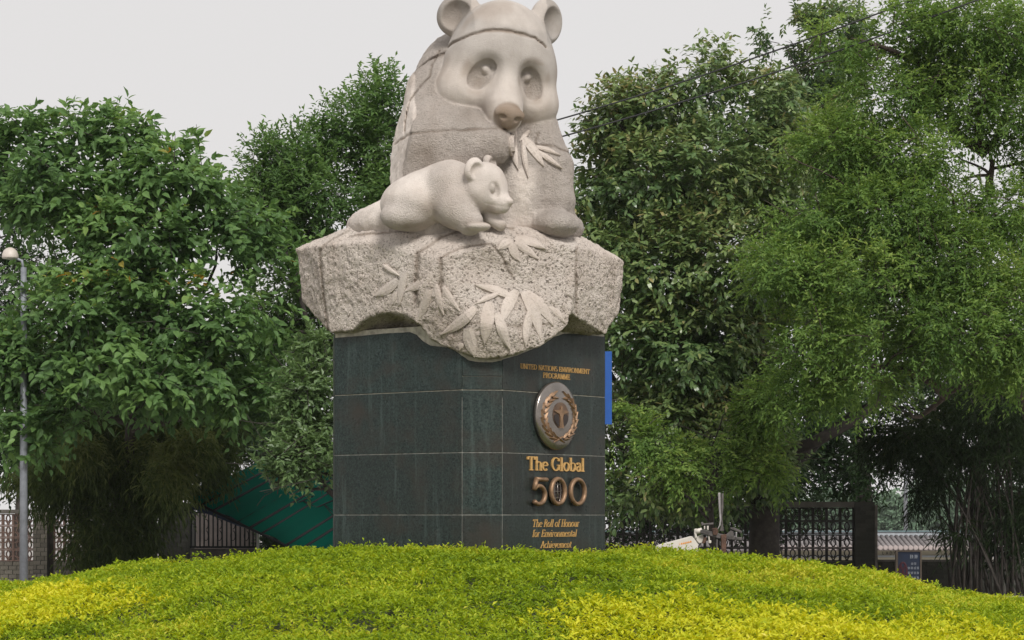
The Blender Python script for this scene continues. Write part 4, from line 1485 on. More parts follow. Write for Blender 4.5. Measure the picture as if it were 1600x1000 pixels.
o, p0, td, A = crown("crown", bl, 900, 8, 0.09, 0.045, M_DARK, tr, twig=0.3, gap=0.2, seed=71)
woody(tr, at(460, 915, 49.6), at(462, 850, 49.6), 0.05, 0.03, centres(bl), M_BARK, 0.02)
# -- the dark screen of evergreens behind the left side
bl = [(60,700,55,110,80,2.0),(210,640,55,130,90,2.0),(330,690,56,100,80,2.0),(120,590,56,130,60,2.0),(300,590,56,110,60,2),(430,640,58,70,90,2)]
tr = thing("evergreen_tree", "dense dark evergreen behind the patterned wall and the brick pillars", "tree", tuple(at(200, 905, 55)))
o, p0, td, A = crown("crown", bl, 4200, 8, 0.19, 0.09, M_DARK, tr, twig=0.6, gap=0.36, gfreq=0.7, shell=0.0, seed=19)
woody(tr, at(200, 912, 55.2), at(205, 690, 55.2), 0.22, 0.15, centres(bl), M_BARK, 0.1)

# -- the drooping bamboo thicket before the left wall
tr = thing("bamboo_thicket", "drooping olive-brown bamboo thicket in front of the patterned wall", "bamboo", tuple(at(190, 925, 47.5)))
bl = [(165,720,45.2,85,75),(250,750,44.9,55,60),(255,690,45.0,80,70),(330,710,45.2,46,46),(185,650,45.2,115,55),(95,745,45.2,55,52),(160,830,45.2,60,60),(205,845,45.2,45,45),(120,690,45.2,70,60),(320,650,45.2,60,50),(40,760,45.4,50,36),(235,800,45.2,30,40)]
o, p0, td, A = crown("crown", bl, 7000, 7, 0.18, 0.030, M_BAMBOO, tr, twig=0.5, gap=0.33, gfreq=1.0, shell=0.1, droop=0.7, rise=0.0, seed=23, hang=0.75, tone=0.5)
crown("lit_spray", [(255,735,43.6,46,44),(215,700,43.8,40,30),(300,690,43.8,36,26),(130,700,43.8,30,26)], 700, 7, 0.18, 0.030, M_BAMBOO, tr, twig=0.5, gap=0.42, gfreq=1.3, droop=0.6, rise=0.0, seed=24, hang=0.6, tone=0.8)  # lighter leaf tone paints in a lit clump
mb = MB()
for k in range(36):
    b0 = at(130 + 110*random.random(), 930, 45.6 + random.uniform(-.4, .4))
    e = at(random.uniform(60, 340), random.uniform(600, 720), 45.3 + random.uniform(-.6, .6))
    mb.tube(limb_path(b0, e, 0.05, 6), [0.022, .02, .018, .016, .013, .01, .006], 5)
o = mb.build("culm", M_BROWNBARK, tr, smooth=True)
o['kind'] = 'stuff'

# -- right side: the tall glossy tree
bl = [(958,175,44,48,52),(1030,165,44,60,48),(1100,128,44,66,64),(1180,165,44.5,78,60),(930,262,44,58,66),(1010,270,43.5,82,66),(1100,260,43.5,100,84),(1200,265,44.5,80,90),
      (940,380,44,62,80),(1030,400,43,92,86),(1120,405,43,92,96),(1210,420,44.5,60,100),(985,520,43.5,82,76),(1085,530,43,92,84),(1170,540,44,66,90),
      (962,670,44,62,64),(1045,660,43.5,82,72),(1130,665,43.5,82,72),(1000,755,44.5,80,52),(1100,765,44.5,84,46),(1190,720,44.5,62,66),(1060,600,44.5,120,90,1.2,0.6),(1100,600,46.5,150,140,1.6,0.7),(1290,430,46.5,110,150,1.5,.7),(1400,490,47,110,130,1.5,.7),(1310,260,47.5,90,110,1.5,.7),(1500,500,47.5,90,110,1.5,.6)]
tr = thing("glossy_tree", "tall dense glossy-leaved tree right behind the statue's rock and blue board", "tree", tuple(at(1195, 925, 45)))
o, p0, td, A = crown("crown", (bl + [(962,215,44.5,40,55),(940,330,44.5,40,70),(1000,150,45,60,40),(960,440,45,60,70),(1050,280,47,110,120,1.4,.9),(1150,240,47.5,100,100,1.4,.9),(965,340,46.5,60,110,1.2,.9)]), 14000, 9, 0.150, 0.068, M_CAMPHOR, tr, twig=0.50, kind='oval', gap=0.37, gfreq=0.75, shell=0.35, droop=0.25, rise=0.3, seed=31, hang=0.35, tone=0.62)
woody(tr, at(1192, 925, 45.2), at(1200, 720, 45.2), 0.34, 0.27, centres(bl, 2), M_BARK, 0.13, (p0, td, 200, 0.5))
# -- the same kind farther back
bl = [(1228,62,57,46,58),(1290,110,57,66,70),(1215,125,57,52,50),(1300,45,57,60,42),(1260,200,57,80,60)]
tr = thing("tall_tree", "tall bluish-green tree showing above the glossy tree, against the sky", "tree", tuple(at(1290, 905, 57)))
o, p0, td, A = crown("crown", bl, 1900, 9, 0.16, 0.078, M_CAMPHOR, tr, twig=0.5, gap=0.40, gfreq=0.8, shell=0.2, droop=0.25, seed=37, hang=0.3, tone=0.5)
woody(tr, at(1352, 912, 57.2), at(1285, 330, 57.2), 0.26, 0.12, centres(bl), M_BARK, 0.09, (p0, td, 120, 0.5))
# -- the feathery tree filling the right
bl = [(1300,62,39.5,66,46),(1400,45,39.5,90,56),(1520,45,39.5,92,56),(1375,150,39.5,88,62),(1300,235,39,66,58),(1415,245,39,84,56),(1270,335,38.5,72,56),(1385,335,38.5,100,60),
      (1225,425,38,72,56),(1340,435,38,104,66),(1465,400,38.5,96,76),(1565,330,39,52,56),(1262,520,38,84,68),(1372,535,37.8,96,68),(1480,510,38.2,104,78),(1575,480,38.5,60,92),
      (1250,605,38.5,70,44),(1345,605,38.5,84,34),(1575,575,39,60,46),(1572,185,40,46,56,1.2,0.9),(1500,160,40,70,70,1.4,0.8),(1450,110,40,50,50),(1590,80,40,60,70),(1460,330,40,90,60),(1640,330,40,60,200)]
tr = thing("feathery_tree", "light green feathery-leaved tree with forked dark limbs beside the bamboo clump", "tree", tuple(at(1580, 925, 40.5)))
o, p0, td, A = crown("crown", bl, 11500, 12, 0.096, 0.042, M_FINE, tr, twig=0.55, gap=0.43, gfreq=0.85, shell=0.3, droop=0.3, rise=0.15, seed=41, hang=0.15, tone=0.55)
woody(tr, at(1730, 932, 40.6), at(1575, 540, 40.4), 0.26, 0.2,
      [(at(1545,300,40.3), at(1575,540,40.4)), (at(1470,110,40), at(1532,235,40.2)), (at(1540,225,40.2), at(1547,310,40.3)), (at(1590,130,40), at(1532,240,40.2)), (at(1600,90,40), at(1535,240,40.2)),
       (at(1410,190,39.8), at(1480,140,40)), (at(1330,60,39.6), at(1480,130,40)), (at(1420,640,39), at(1570,600,40.4)), (at(1300,560,38.4), at(1480,620,39.4)), (at(1380,430,38.4), at(1555,520,40.2)),
       (at(1260,420,38.2), at(1500,470,39.6)), (at(1420,330,38.8), at(1548,400,40.2)), (at(1330,300,38.8), at(1500,380,39.6)), (at(1600,420,39.5), at(1555,480,40.3))], M_BROWNBARK, 0.085, (p0, td, 350, 0.5))
# -- the young feathery one in front of the glossy tree
bl = [(1005,690,41,60,40),(1058,722,40.8,50,46),(1130,640,41,50,40),(1175,735,41,50,40),(960,650,41.3,30,50),(1110,700,41.2,60,36,1,0.6),(1190,640,41,40,60)]
tr = thing("young_tree", "young light green feathery tree low in front of the glossy tree", "tree", tuple(at(1120, 915, 41.6)))
o, p0, td, A = crown("crown", bl, 1200, 12, 0.100, 0.044, M_FINE, tr, twig=0.5, gap=0.50, gfreq=1.1, shell=0.2, droop=0.45, rise=0.1, seed=45, hang=0.2, tone=0.60)
woody(tr, at(1125, 920, 41.8), at(1110, 760, 41.8), 0.06, 0.045, centres(bl), M_BARK, 0.03, (p0, td, 100, 0.45))
# -- the dark evergreen behind the bamboo on the right
bl = [(1480,620,53,120,50,1.6),(1590,640,53,70,110,1.6),(1620,780,53,50,120,1.6),(1380,620,54,90,40,1.6),(1290,660,54,80,50,1.6),(1240,720,54,70,60,1.6),(1330,735,54,66,44,1.4),(1120,790,53,170,44,1.2),(990,800,53,70,60,1.2)]
tr = thing("shade_tree", "dark spreading tree behind the openwork wall, its low crown over the brick pillar", "tree", tuple(at(1500, 912, 53)))
o, p0, td, A = crown("crown", bl, 4200, 8, 0.16, 0.07, M_DARK, tr, twig=0.55, gap=0.40, gfreq=0.7, shell=0.1, seed=49, hang=0.2)
woody(tr, at(1520, 916, 53.3), at(1525, 700, 53.3), 0.25, 0.2, centres(bl[:5]), M_BARK, 0.1)
# -- the bamboo clump
tr = thing("bamboo_clump", "tall shade-darkened bamboo clump of thin culms in front of the low brick wall", "bamboo", tuple(at(1540, 928, 46.5)))
bl = [(1560,690,46.5,80,95),(1490,680,46.5,72,66),(1425,690,46.3,66,56),(1385,690,46.3,50,36),(1440,760,46.3,46,38),(1580,800,46.5,50,90),(1500,830,46.3,36,30,0.5,0.5),(1420,735,46.2,60,22,0.6,0.6),(1540,640,46.5,90,60),(1390,770,46.2,22,20,0.3,0.5)]
o, p0, td, A = crown("crown", bl, 3300, 6, 0.20, 0.028, M_SHADEBAMBOO, tr, twig=0.5, gap=0.42, gfreq=1.0, shell=0.1, droop=0.6, rise=0.05, seed=53, hang=0.6, tone=0.35)
for k in range(60):
    b0 = at(random.uniform(1480, 1610), 931 - random.random()*3, 46.6 + random.uniform(-.6, .6))
    e = at(random.gauss(1510, 75) + (b0.x*0), random.uniform(560, 700), 46.5 + random.uniform(-.8, .8))
    mb = MB()
    mid_ = Vector(b0).lerp(e, 0.5) + Vector((0.25*(1 if e.x < b0.x else -1), 0, 0.5))
    pth = [Vector(b0).lerp(mid_, t).lerp(mid_.lerp(e, t), t) for t in [i/8 for i in range(9)]]
    mb.tube(pth, [0.026 - 0.0022*i for i in range(9)], 5)
    mb.build("culm", M_BARK, tr, smooth=True)

# ------------------------------------------------------------------ walls, pillars and openwork blocks
M_BRICK = simple("grey_brick", (0.17, 0.155, 0.125), 0.9, var=0.3, scale=7, bump=0.3, rand=0.28)
M_BMORTAR = simple("brick_mortar", (0.06, 0.058, 0.05), 0.95, var=0.2)
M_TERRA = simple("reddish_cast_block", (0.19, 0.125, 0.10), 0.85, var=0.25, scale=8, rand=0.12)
M_SHADEBRICK = simple("shade_dark_brick", (0.055, 0.055, 0.045), 0.9, var=0.35, scale=7, bump=0.3, rand=0.25)  # shaded copy of the brick, shade put into the colour
M_SHADEBLOCK = simple("shade_dark_cast_block", (0.030, 0.026, 0.023), 0.85, var=0.3, scale=8, rand=0.15)  # backlight and tree shade put into this near-black block colour
M_COPE = simple("wall_coping", (0.13, 0.12, 0.105), 0.9, var=0.3, scale=4)
mb = MB()
mb.box((-.5, 0, -.5), (.5, 1, .5))
BRICK_ME = []
for k in range(3):
    me = mb.mesh("brick")
    bm = bmesh.new()
    bm.from_mesh(me)
    for v in bm.verts:
        v.co += Vector((random.uniform(-.03, .03), random.uniform(-.06, .06), random.uniform(-.05, .05)))
    bm.to_mesh(me)
    bm.free()
    me.materials.append(None)
    BRICK_ME.append(me)
def brick_face(parent, x0, x1, z0, z1, yf, bw=0.20, bh=0.092, mat=None):
    """Brick courses standing 12 mm proud of a mortar core whose face is at yf."""
    nz = max(1, round((z1-z0)/bh))
    h = (z1-z0)/nz
    for r_ in range(nz):
        x = x0 - (bw*0.5 if r_ % 2 else 0)
        while x < x1-0.02:
            a, b = max(x, x0), min(x+bw, x1)
            if b-a > 0.03:
                o = link("brick", random.choice(BRICK_ME), None, parent)
                o.material_slots[0].link = 'OBJECT'
                o.material_slots[0].material = mat or M_BRICK
                o.location = Vector(((a+b)/2, yf-0.012-random.random()*0.006, z0+(r_+.5)*h)) - Vector(parent.location)
                o.scale = (b-a-0.012, 0.05, h-0.012)
            x += bw
def core_box(parent, x0, x1, z0, z1, yf, dp, name="mortar_core"):
    mb = MB()
    mb.box((x0, yf, z0), (x1, yf+dp, z1))
    return mb.build(name, M_BMORTAR, parent)

def openwork(flip, wd, ht, dp=0.10):
    """An openwork block: frame, two quarter rings at one edge, a pointed leaf in the middle."""
    mb = MB()
    e = 0.024
    mb.box((0, 0, 0), (e, dp, ht))
    mb.box((wd-e, 0, 0), (wd, dp, ht))
    mb.box((e, 0.002, 0), (wd-e, dp-0.002, e))
    mb.box((e, 0.002, ht-e), (wd-e, dp-0.002, ht))
    def rib(pts, th=0.019):
        pts = [(x*wd, (1-z if flip else z)*ht) for x, z in pts]
        for (x0, z0), (x1, z1) in zip(pts[:-1], pts[1:]):
            mb.bar((x0, dp/2, z0), (x1, dp/2, z1), th, dp*0.86, up=(0, 1, 0))
    for cx, a0, a1 in ((0, 90, 0), (1, 90, 180)):
        rib([(cx+0.47*math.cos(R(a0+(a1-a0)*i/5)), 0.47*math.sin(R(a0+(a1-a0)*i/5))) for i in range(6)])
    for s in (-1, 1):
        rib([(0.5+s*0.19*math.sin(math.pi*i/6), 0.27+0.68*i/6) for i in range(7)], 0.017)
    return mb.mesh("openwork_block")

YW = 49.0
def wx_(px): return (px-800)/F_PX*YW
def wz_(py): return CAM_Z - (py-HOR)/F_PX*YW
# the right wall
rw = thing("openwork_wall", "shade-darkened brick wall with openwork cast blocks ending at a tall brick pillar", "wall", (wx_(1150), YW, 0))
bwid, bht = 21.2/F_PX*YW, 21.0/F_PX*YW
blk = [openwork(False, bwid-0.004, bht-0.004), openwork(True, bwid-0.004, bht-0.004)]
zb = wz_(877)
for r_ in range(4):
    for c in range(21):
        o = link("openwork_block", blk[1 if r_ == 1 else 0], M_SHADEBLOCK, rw)
        o.location = Vector((wx_(1335) - (c+1)*bwid, YW+0.05, zb + r_*bht)) - Vector(rw.location)
x0 = wx_(1335) - 21*bwid
core_box(rw, x0, wx_(1335), 0, zb-0.004, YW+0.012, 0.2)
brick_face(rw, wx_(1200), wx_(1335), 0.12, zb-0.004, YW+0.012, mat=M_SHADEBRICK)
mb = MB()
mb.box((x0, YW-0.02, zb+4*bht+0.003), (wx_(1335)-0.002, YW+0.24, wz_(784)))
mb.build("coping", M_COPE, rw)
core_box(rw, wx_(1335), wx_(1366), 0, wz_(784.5), YW-0.088, 0.42, "pillar_core")
brick_face(rw, wx_(1335), wx_(1366), 0.1, wz_(785), YW-0.088, 0.235, mat=M_SHADEBRICK)
mb = MB()
mb.box((wx_(1366)+0.004, YW-0.10, 0), (wx_(1370), YW+0.3, wz_(789)))
mb.build("pale_corner_strip", simple("weathered_render", (0.20, 0.18, 0.16), 0.9, var=0.4, scale=5), rw)
# the low wall on the right
lw = thing("low_brick_wall", "low shade-darkened brick wall between the tall pillar and the bamboo clump", "wall", (wx_(1450), YW, 0))
core_box(lw, wx_(1370)+0.005, wx_(1700), 0, wz_(878), YW+0.02, 0.2)
brick_face(lw, wx_(1370)+0.005, wx_(1560), 0.0, wz_(878), YW+0.02, 0.24, mat=M_SHADEBRICK)
mb = MB()
mb.box((wx_(1370)+0.005, YW-0.02, wz_(878)+0.002), (wx_(1700), YW+0.25, wz_(874.5)))
mb.build("coping", M_COPE, lw)
# the left wall
lfw = thing("patterned_wall", "grey brick wall with reddish openwork blocks behind the lamp post and bamboo thicket", "wall", (wx_(120), YW, 0))
bw2, bh2 = 16.6/F_PX*YW, 18.6/F_PX*YW
blk2 = [openwork(False, bw2-0.004, bh2-0.004), openwork(True, bw2-0.004, bh2-0.004)]
zl = wz_(877)
for r_ in range(4):
    for c in range(-6, 16):
        px = 53 - 3*16.6 + c*16.6 if c < 3 else 83 + (c-3)*16.6
        if c >= 13 or px + 16.6 > 249:
            continue
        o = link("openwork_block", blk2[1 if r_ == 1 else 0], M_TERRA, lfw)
        o.location = Vector((wx_(px), YW+0.05, zl + r_*bh2)) - Vector(lfw.location)
core_box(lfw, wx_(-60), wx_(53), 0, zl-0.004, YW+0.012, 0.2)
brick_face(lfw, wx_(-20), wx_(53), 0.1, zl-0.004, YW+0.012, 0.185, 0.094)
core_box(lfw, wx_(83), wx_(249), 0, zl-0.004, YW+0.03, 0.2)
brick_face(lfw, wx_(83), wx_(120), 0.1, zl-0.004, YW+0.03, 0.185, 0.094)
core_box(lfw, wx_(53), wx_(75.5), 0, wz_(800), YW-0.10, 0.42, "pillar_core")
brick_face(lfw, wx_(53), wx_(75.5), 0.1, wz_(800), YW-0.10, 0.17, 0.094)
mb = MB()
mb.box((wx_(75.5)+0.003, YW+0.06, 0), (wx_(83)-0.003, YW+0.2, wz_(800)))
mb.build("dark_joint", M_BARK, lfw)
for a, b in ((-60, 53), (83, 249)):
    mb = MB()
    mb.box((wx_(a)+0.003, YW, zl+4*bh2+0.003), (wx_(b)-0.003, YW+0.24, zl+4*bh2+0.09))
    mb.build("coping", M_COPE, lfw)
core_box(lfw, wx_(249), wx_(300), 0, wz_(786), YW-0.10, 0.5, "pillar_core")
brick_face(lfw, wx_(249), wx_(300), 0.3, wz_(786), YW-0.10, 0.2, 0.094, mat=M_SHADEBRICK)

# ------------------------------------------------------------------ gate railing, awning
M_IRON = simple("black_iron", (0.008, 0.009, 0.010), 0.7, 0.0, var=0.3, spec=0.2)
M_PANEL = simple("dull_wall_panel", (0.11, 0.092, 0.085), 0.9, var=0.25, scale=3)
gt = thing("iron_gate", "black iron bar gate with scrolled bars beside the wide brick pillar under the awning", "gate", (wx_(352), YW-0.3, 0))
yg_ = YW-0.3
for px in [302, 308, 315.5, 322, 329, 336, 343, 350, 357, 364, 371, 378, 385, 392, 398]:
    mb = MB()
    mb.box((wx_(px)-0.016, yg_-0.012, wz_(853)), (wx_(px)+0.016, yg_+0.012, wz_(800)))
    mb.build("bar", M_IRON, gt)
for a, b in ((799, 802), (853, 856)):
    mb = MB()
    mb.box((wx_(300), yg_-0.02, wz_(b)), (wx_(402), yg_+0.02, wz_(a)))
    mb.build("rail", M_IRON, gt)
for px in (322, 343, 364, 385):
    for k in (-1, 1):
        mb = MB()
        cc = at(px, 828+k*9, yg_)
        mb.tube([cc + Vector((0.05*math.sin(t), -0.02, k*0.11*math.cos(t))) for t in [i*math.pi*1.7/9 for i in range(10)]], 0.009, 5)
        mb.build("scroll", M_IRON, gt, smooth=True)
mb = MB()
mb.box((wx_(300), yg_+0.03, 0), (wx_(402), yg_+0.10, wz_(857)))
mb.build("kick_panel", M_PANEL, gt)
mb = MB()
mb.box((wx_(402.5), yg_-0.05, 0), (wx_(407), yg_+0.03, wz_(800)))
mb.build("gate_post", M_IRON, gt)
# wall seen through the bars
bwall = thing("plain_wall", "plain dull pinkish wall seen through the bars of the gate", "wall", (wx_(350), 54, 0))
mb = MB()
mb.box((wx_(296)*54/YW, 54, 0), (wx_(402)*54/YW, 54.25, 1.85))
mb.build("wall_panel", M_PANEL, bwall)

m_, t_, n_, l_, b_ = nodes_of("green_awning_cloth")
b_.inputs["Base Color"].default_value = (0.002, 0.06, 0.045, 1)
b_.inputs["Roughness"].default_value = 0.95
b_.inputs["Specular IOR Level"].default_value = 0.05
tr_ = n_.new("ShaderNodeBsdfTranslucent")
tr_.inputs[0].default_value = (0.001, 0.19, 0.115, 1)
mx_ = n_.new("ShaderNodeMixShader")
mx_.inputs[0].default_value = 0.55
l_.new(b_.outputs[0], mx_.inputs[1])
l_.new(tr_.outputs[0], mx_.inputs[2])
l_.new(mx_.outputs[0], n_["Material Output"].inputs["Surface"])
M_AWN = m_
M_VAL = simple("navy_valance", (0.006, 0.018, 0.045), 0.7, var=0.2)
aw = thing("green_awning", "green translucent sunshade roof on black ribs behind the pedestal", "awning", tuple(at(440, 850, 46)))
# the roof sheet: low near edge, high far ridge
c00, c10 = Vector(at(296, 776, 45.0)), Vector(at(560, 902, 45.0))      # near lower eave, falling to the right
c01, c11 = Vector(at(470, 688, 50.0)), Vector(at(860, 700, 50.0))      # far upper edge
def roof(u, v):
    return c00.lerp(c10, u).lerp(c01.lerp(c11, u), v)
mb = MB()
N = 12
vs = [roof(i/N, j/N) + Vector((0, 0, -0.05*math.sin(math.pi*((i/N*8) % 1)))) for j in range(N+1) for i in range(N+1)]
vs2 = [p + Vector((0, 0, 0.012)) for p in vs]
fs = [(j*(N+1)+i, j*(N+1)+i+1, (j+1)*(N+1)+i+1, (j+1)*(N+1)+i) for j in range(N) for i in range(N)]
mb.add(vs, fs)
mb.build("roof_cloth", M_AWN, aw, smooth=True)
dn = Vector((0, 0, -0.06))
for k in range(15):
    u = k/14
    mb = MB()
    mb.tube([roof(u, 0)+dn, roof(u, .5)+dn, roof(u, 1)+dn], 0.036, 6)
    mb.build("rib", M_IRON, aw, smooth=True)
for v in (0, 1):
    mb = MB()
    mb.tube([roof(0, v)+dn, roof(.5, v)+dn, roof(1, v)+dn], 0.03, 6)
    mb.build("edge_tube", M_IRON, aw, smooth=True)
for (pa, pb, pc) in [((405, 811), (490, 775), (530, 805)), ((450, 812), (520, 782), (540, 806))]:
    a, b, c = at(*pa, 46.2), at(*pb, 46.6), at(*pc, 46.4)
    mb = MB()
    mb.tube([a, b], 0.016, 6)
    mb.tube([a, c], 0.016, 6)
    for i in range(1, 5):
        p = Vector(a).lerp(b, i/5)
        q = Vector(a).lerp(c, i/5)
        q2 = Vector(a).lerp(c, (i+.6)/5)
        mb.tube([p, q], 0.009, 5)
        mb.tube([p, q2], 0.009, 5)
    o = mb.build("truss", M_IRON, aw, smooth=True)
mb = MB()
vp = [at(298, 766, 47.2), at(345, 742, 47.6), at(408, 800, 47.0), at(415, 818, 46.4), at(412, 832, 46.4), at(372, 822, 47.0), at(330, 805, 47.2), at(300, 796, 47.3)]
vp = [Vector(p) for p in vp]
mb.add(vp + [p + Vector((0, .03, 0)) for p in vp], [tuple(range(8)), tuple(range(15, 7, -1))] + [((i+1) % 8, i, 8+i, 8+(i+1) % 8) for i in range(8)])
mb.build("side_valance", M_VAL, aw)
mb = MB()
mb.tube([at(403, 905, 47.0), at(403, 828, 47.0)], 0.03, 8)
mb.build("post", M_LAMP, aw, smooth=True)

# ------------------------------------------------------------------ street lamp
YL = 40.1
lamp = thing("street_lamp", "tall grey lamp post with a pale mushroom lamp head among the leaves", "street lamp", (at(37, 900, YL).x, YL, 0))
top = at(37, 418, YL)
mb = MB()
bx = lamp.location.x
mb.tube([(bx, YL, 0), (bx, YL, 3.0), (bx, YL, top.z)], [0.075, 0.066, 0.052], 12)
mb.lathe([(0.14, 0.0), (0.14, 0.03), (0.085, 0.05), (0.085, 0.5)], 14, Matrix.Translation((bx, YL, 0)))
mb.build("pole", M_POLE, lamp, smooth=True)
hx = at(16, 400, YL)
mb = MB()
mb.tube([(bx, YL, top.z-0.05), (bx-0.03, YL, top.z+0.12), (bx-0.12, YL, top.z+0.16), (hx.x, YL, hx.z+0.03)], 0.025, 8)
mb.build("arm", M_POLE, lamp, smooth=True)
mb = MB()
mb.lathe([(0.142, -0.045), (0.148, -0.02), (0.142, 0.03), (0.12, 0.09), (0.08, 0.13), (0.035, 0.15), (0.0, 0.153)], 24, Matrix.Translation(hx))
mb.build("lamp_shade", M_LAMP, lamp, smooth=True)
mb = MB()
mb.lathe([(0.05, -0.062), (0.09, -0.052), (0.10, -0.040)], 16, Matrix.Translation(hx))
mb.build("lens", simple("frosted_lens", (0.5, 0.48, 0.44), 0.3), lamp, smooth=True)

# ------------------------------------------------------------------ blue board behind the pedestal
bb = thing("blue_board", "tall plain blue board standing behind the right edge of the pedestal", "board", (at(930, 900, 30.5).x, 30.5, 0.9))
p, q = at(905, 663, 30.5), at(956, 549, 30.5)
mb = MB()
mb.box((p.x, 30.5, p.z), (q.x, 30.55, q.z))
o = mb.build("board_face", M_BLUE, bb)
for dx in (0.06, 0.26):
    mb = MB()
    mb.box((p.x+dx-0.02, 30.56, 0.7), (p.x+dx+0.02, 30.60, q.z-0.05))
    mb.build("support_post", M_POLE, bb)

# ------------------------------------------------------------------ white machine with the worn attachment
M_WHITE = simple("worn_white_paint", (0.60, 0.56, 0.50), 0.5, var=0.12, scale=5)
M_ORANGE = simple("orange_print", (0.62, 0.24, 0.02), 0.5)
M_RUST = simple("rusty_steel", (0.10, 0.055, 0.038), 0.8, 0.2, var=0.5, scale=8, bump=0.4)
M_OLD = simple("worn_dark_steel", (0.10, 0.09, 0.085), 0.6, 0.3, var=0.5, scale=8)
M_BLADE = simple("bare_grey_steel", (0.33, 0.31, 0.31), 0.45, 0.5, var=0.35, scale=6)
YM = 34.5
mc = thing("boom_machine", "white machine boom with orange print and a rusty hook attachment behind the planted mound", "machine", (at(1090, 880, YM).x, YM, 0.6))
def mp(x, y, dy=0.0):
    return at(1000 + x*180/1385, 740 + y*130/1000, YM+dy)
def plate(pts, dp, mat, name, y0=0.0, parent=mc):
    mb = MB()
    n = len(pts)
    f = [Vector(mp(x, y, y0)) for x, y in pts]
    b = [p + Vector((0, dp, 0)) for p in f]
    mb.add(f + b, [tuple(range(n)), tuple(range(2*n-1, n-1, -1))] + [((i+1) % n, i, n+i, n+(i+1) % n) for i in range(n)])
    o = mb.build(name, mat, parent)
    bv = o.modifiers.new("edge", 'BEVEL')
    bv.width = 0.006
    bv.segments = 2
    bv.limit_method = 'ANGLE'
    return o
boom = plate([(150,900),(240,855),(625,752),(660,790),(700,850),(690,1060),(150,1060)], 0.28, M_WHITE, "boom")
wd_ = MB()
xs = [(470,862,8,42),(490,855,20,26),(512,850,20,24),(534,845,20,24),(556,840,20,24),(578,836,20,24),(600,830,22,26)]
for x, y, ww, hh in xs:
    f = [Vector(mp(x, y, -0.004)), Vector(mp(x+ww, y-5, -0.004)), Vector(mp(x+ww-4, y-5-hh*.55, -0.004)), Vector(mp(x+4, y-hh, -0.004))]
    wd_.add(f + [p + Vector((0, .003, 0)) for p in f], [(0, 1, 2, 3), (7, 6, 5, 4), (0, 4, 5, 1), (1, 5, 6, 2), (2, 6, 7, 3), (3, 7, 4, 0)])
wd_.build("orange_print", M_ORANGE, boom)
plate([(655,775),(755,735),(770,780),(740,830),(712,838)], 0.2, M_WHITE, "boom_tip", 0.04)
mb = MB()
mb.tube([mp(665,700), mp(745,680)], 0.040, 12)
mb.build("cylinder_sleeve", M_WHITE, mc, smooth=True)
plate([(655,665),(685,660),(680,720),(690,770),(665,775),(655,720)], 0.10, M_WHITE, "hinge_plate", -0.03)
plate([(725,680),(760,668),(960,722),(1035,735),(1030,790),(960,780),(730,715)], 0.12, M_OLD, "beam", -0.05)
plate([(870,660),(925,650),(945,690),(925,742),(880,735)], 0.16, M_RUST, "bracket", -0.08)
plate([(975,735),(1040,728),(1036,940),(1018,1010),(985,1010)], 0.10, M_RUST, "drop_arm", -0.10)
plate([(918,780),(938,785),(935,1010),(918,1010)], 0.05, M_OLD, "thin_arm", -0.02)
plate([(1035,740),(1075,700),(1100,682),(1125,690),(1130,760),(1230,765),(1225,800),(1040,790)], 0.12, M_OLD, "rear_beam", 0.02)
plate([(1085,650),(1130,645),(1225,690),(1225,722),(1180,700),(1090,668)], 0.05, M_OLD, "side_lever", 0.0)
plate([(1150,700),(1168,705),(1165,770),(1148,768)], 0.04, M_BLADE, "lever_pin", 0.0)
plate([(735,588),(755,580),(765,600),(885,588),(885,612),(765,618),(742,630)], 0.06, M_OLD, "small_lever", 0.0)
plate([(770,770),(800,765),(800,800),(780,838),(745,840)], 0.08, M_RUST, "gusset", -0.05)
plate([(770,628),(785,628),(785,668),(770,668)], 0.05, M_WHITE, "spacer_block", 0.0)
plate([(805,628),(826,628),(826,680),(805,674)], 0.05, M_WHITE, "spacer_block", 0.0)
plate([(820,740),(835,735),(840,800),(860,805),(855,838),(826,835)], 0.05, M_WHITE, "link_plate", -0.03)
plate([(938,232),(968,230),(972,420),(978,560),(970,620),(945,660),(925,676),(950,628),(960,560),(948,420)], 0.035, M_BLADE, "tine", -0.04)
plate([(980,240),(1006,238),(1004,420),(990,520),(1000,620),(1012,690),(960,690),(982,600),(975,520)], 0.05, M_OLD, "tine", -0.01)

# ------------------------------------------------------------------ notice board by the bamboo
M_NAVY = simple("navy_sign_paint", (0.010, 0.022, 0.055), 0.5, var=0.25)
M_PRINT = simple("faded_white_print", (0.30, 0.33, 0.38), 0.6)
M_RED = simple("faded_red_print", (0.07, 0.012, 0.025), 0.6)
M_FRAME = simple("weathered_wood_frame", (0.12, 0.095, 0.075), 0.85, var=0.3)
YS = 45.0
nb_ = thing("notice_board", "dark blue notice board with a red no-entry cross and pale characters before the low wall", "sign", (at(1419, 925, YS).x, YS, 0))
def sp(x, y, d=0.0):
    return at(1340 + x*260/1600, 780 + y*150/923, YS+d)
a, b = sp(384, 1000), sp(612, 494)
mb = MB()
mb.box((a.x, YS, a.z), (b.x, YS+0.05, b.z))
mb.build("board_face", M_NAVY, nb_)
for x0_, x1_ in ((366, 386), (600, 614)):
    mb = MB()
    p, q = sp(x0_, 494), sp(x1_, 494)
    mb.box((p.x, YS-0.03, 0), (q.x, YS+0.07, p.z))
    mb.build("frame_post", M_FRAME, nb_)
mb = MB()
p, q = sp(386, 505), sp(600, 490)
mb.box((p.x+0.002, YS-0.03, p.z), (q.x-0.002, YS+0.07, q.z))
mb.build("frame_rail", M_FRAME, nb_)
pr = MB()
rs = random.Random(5)
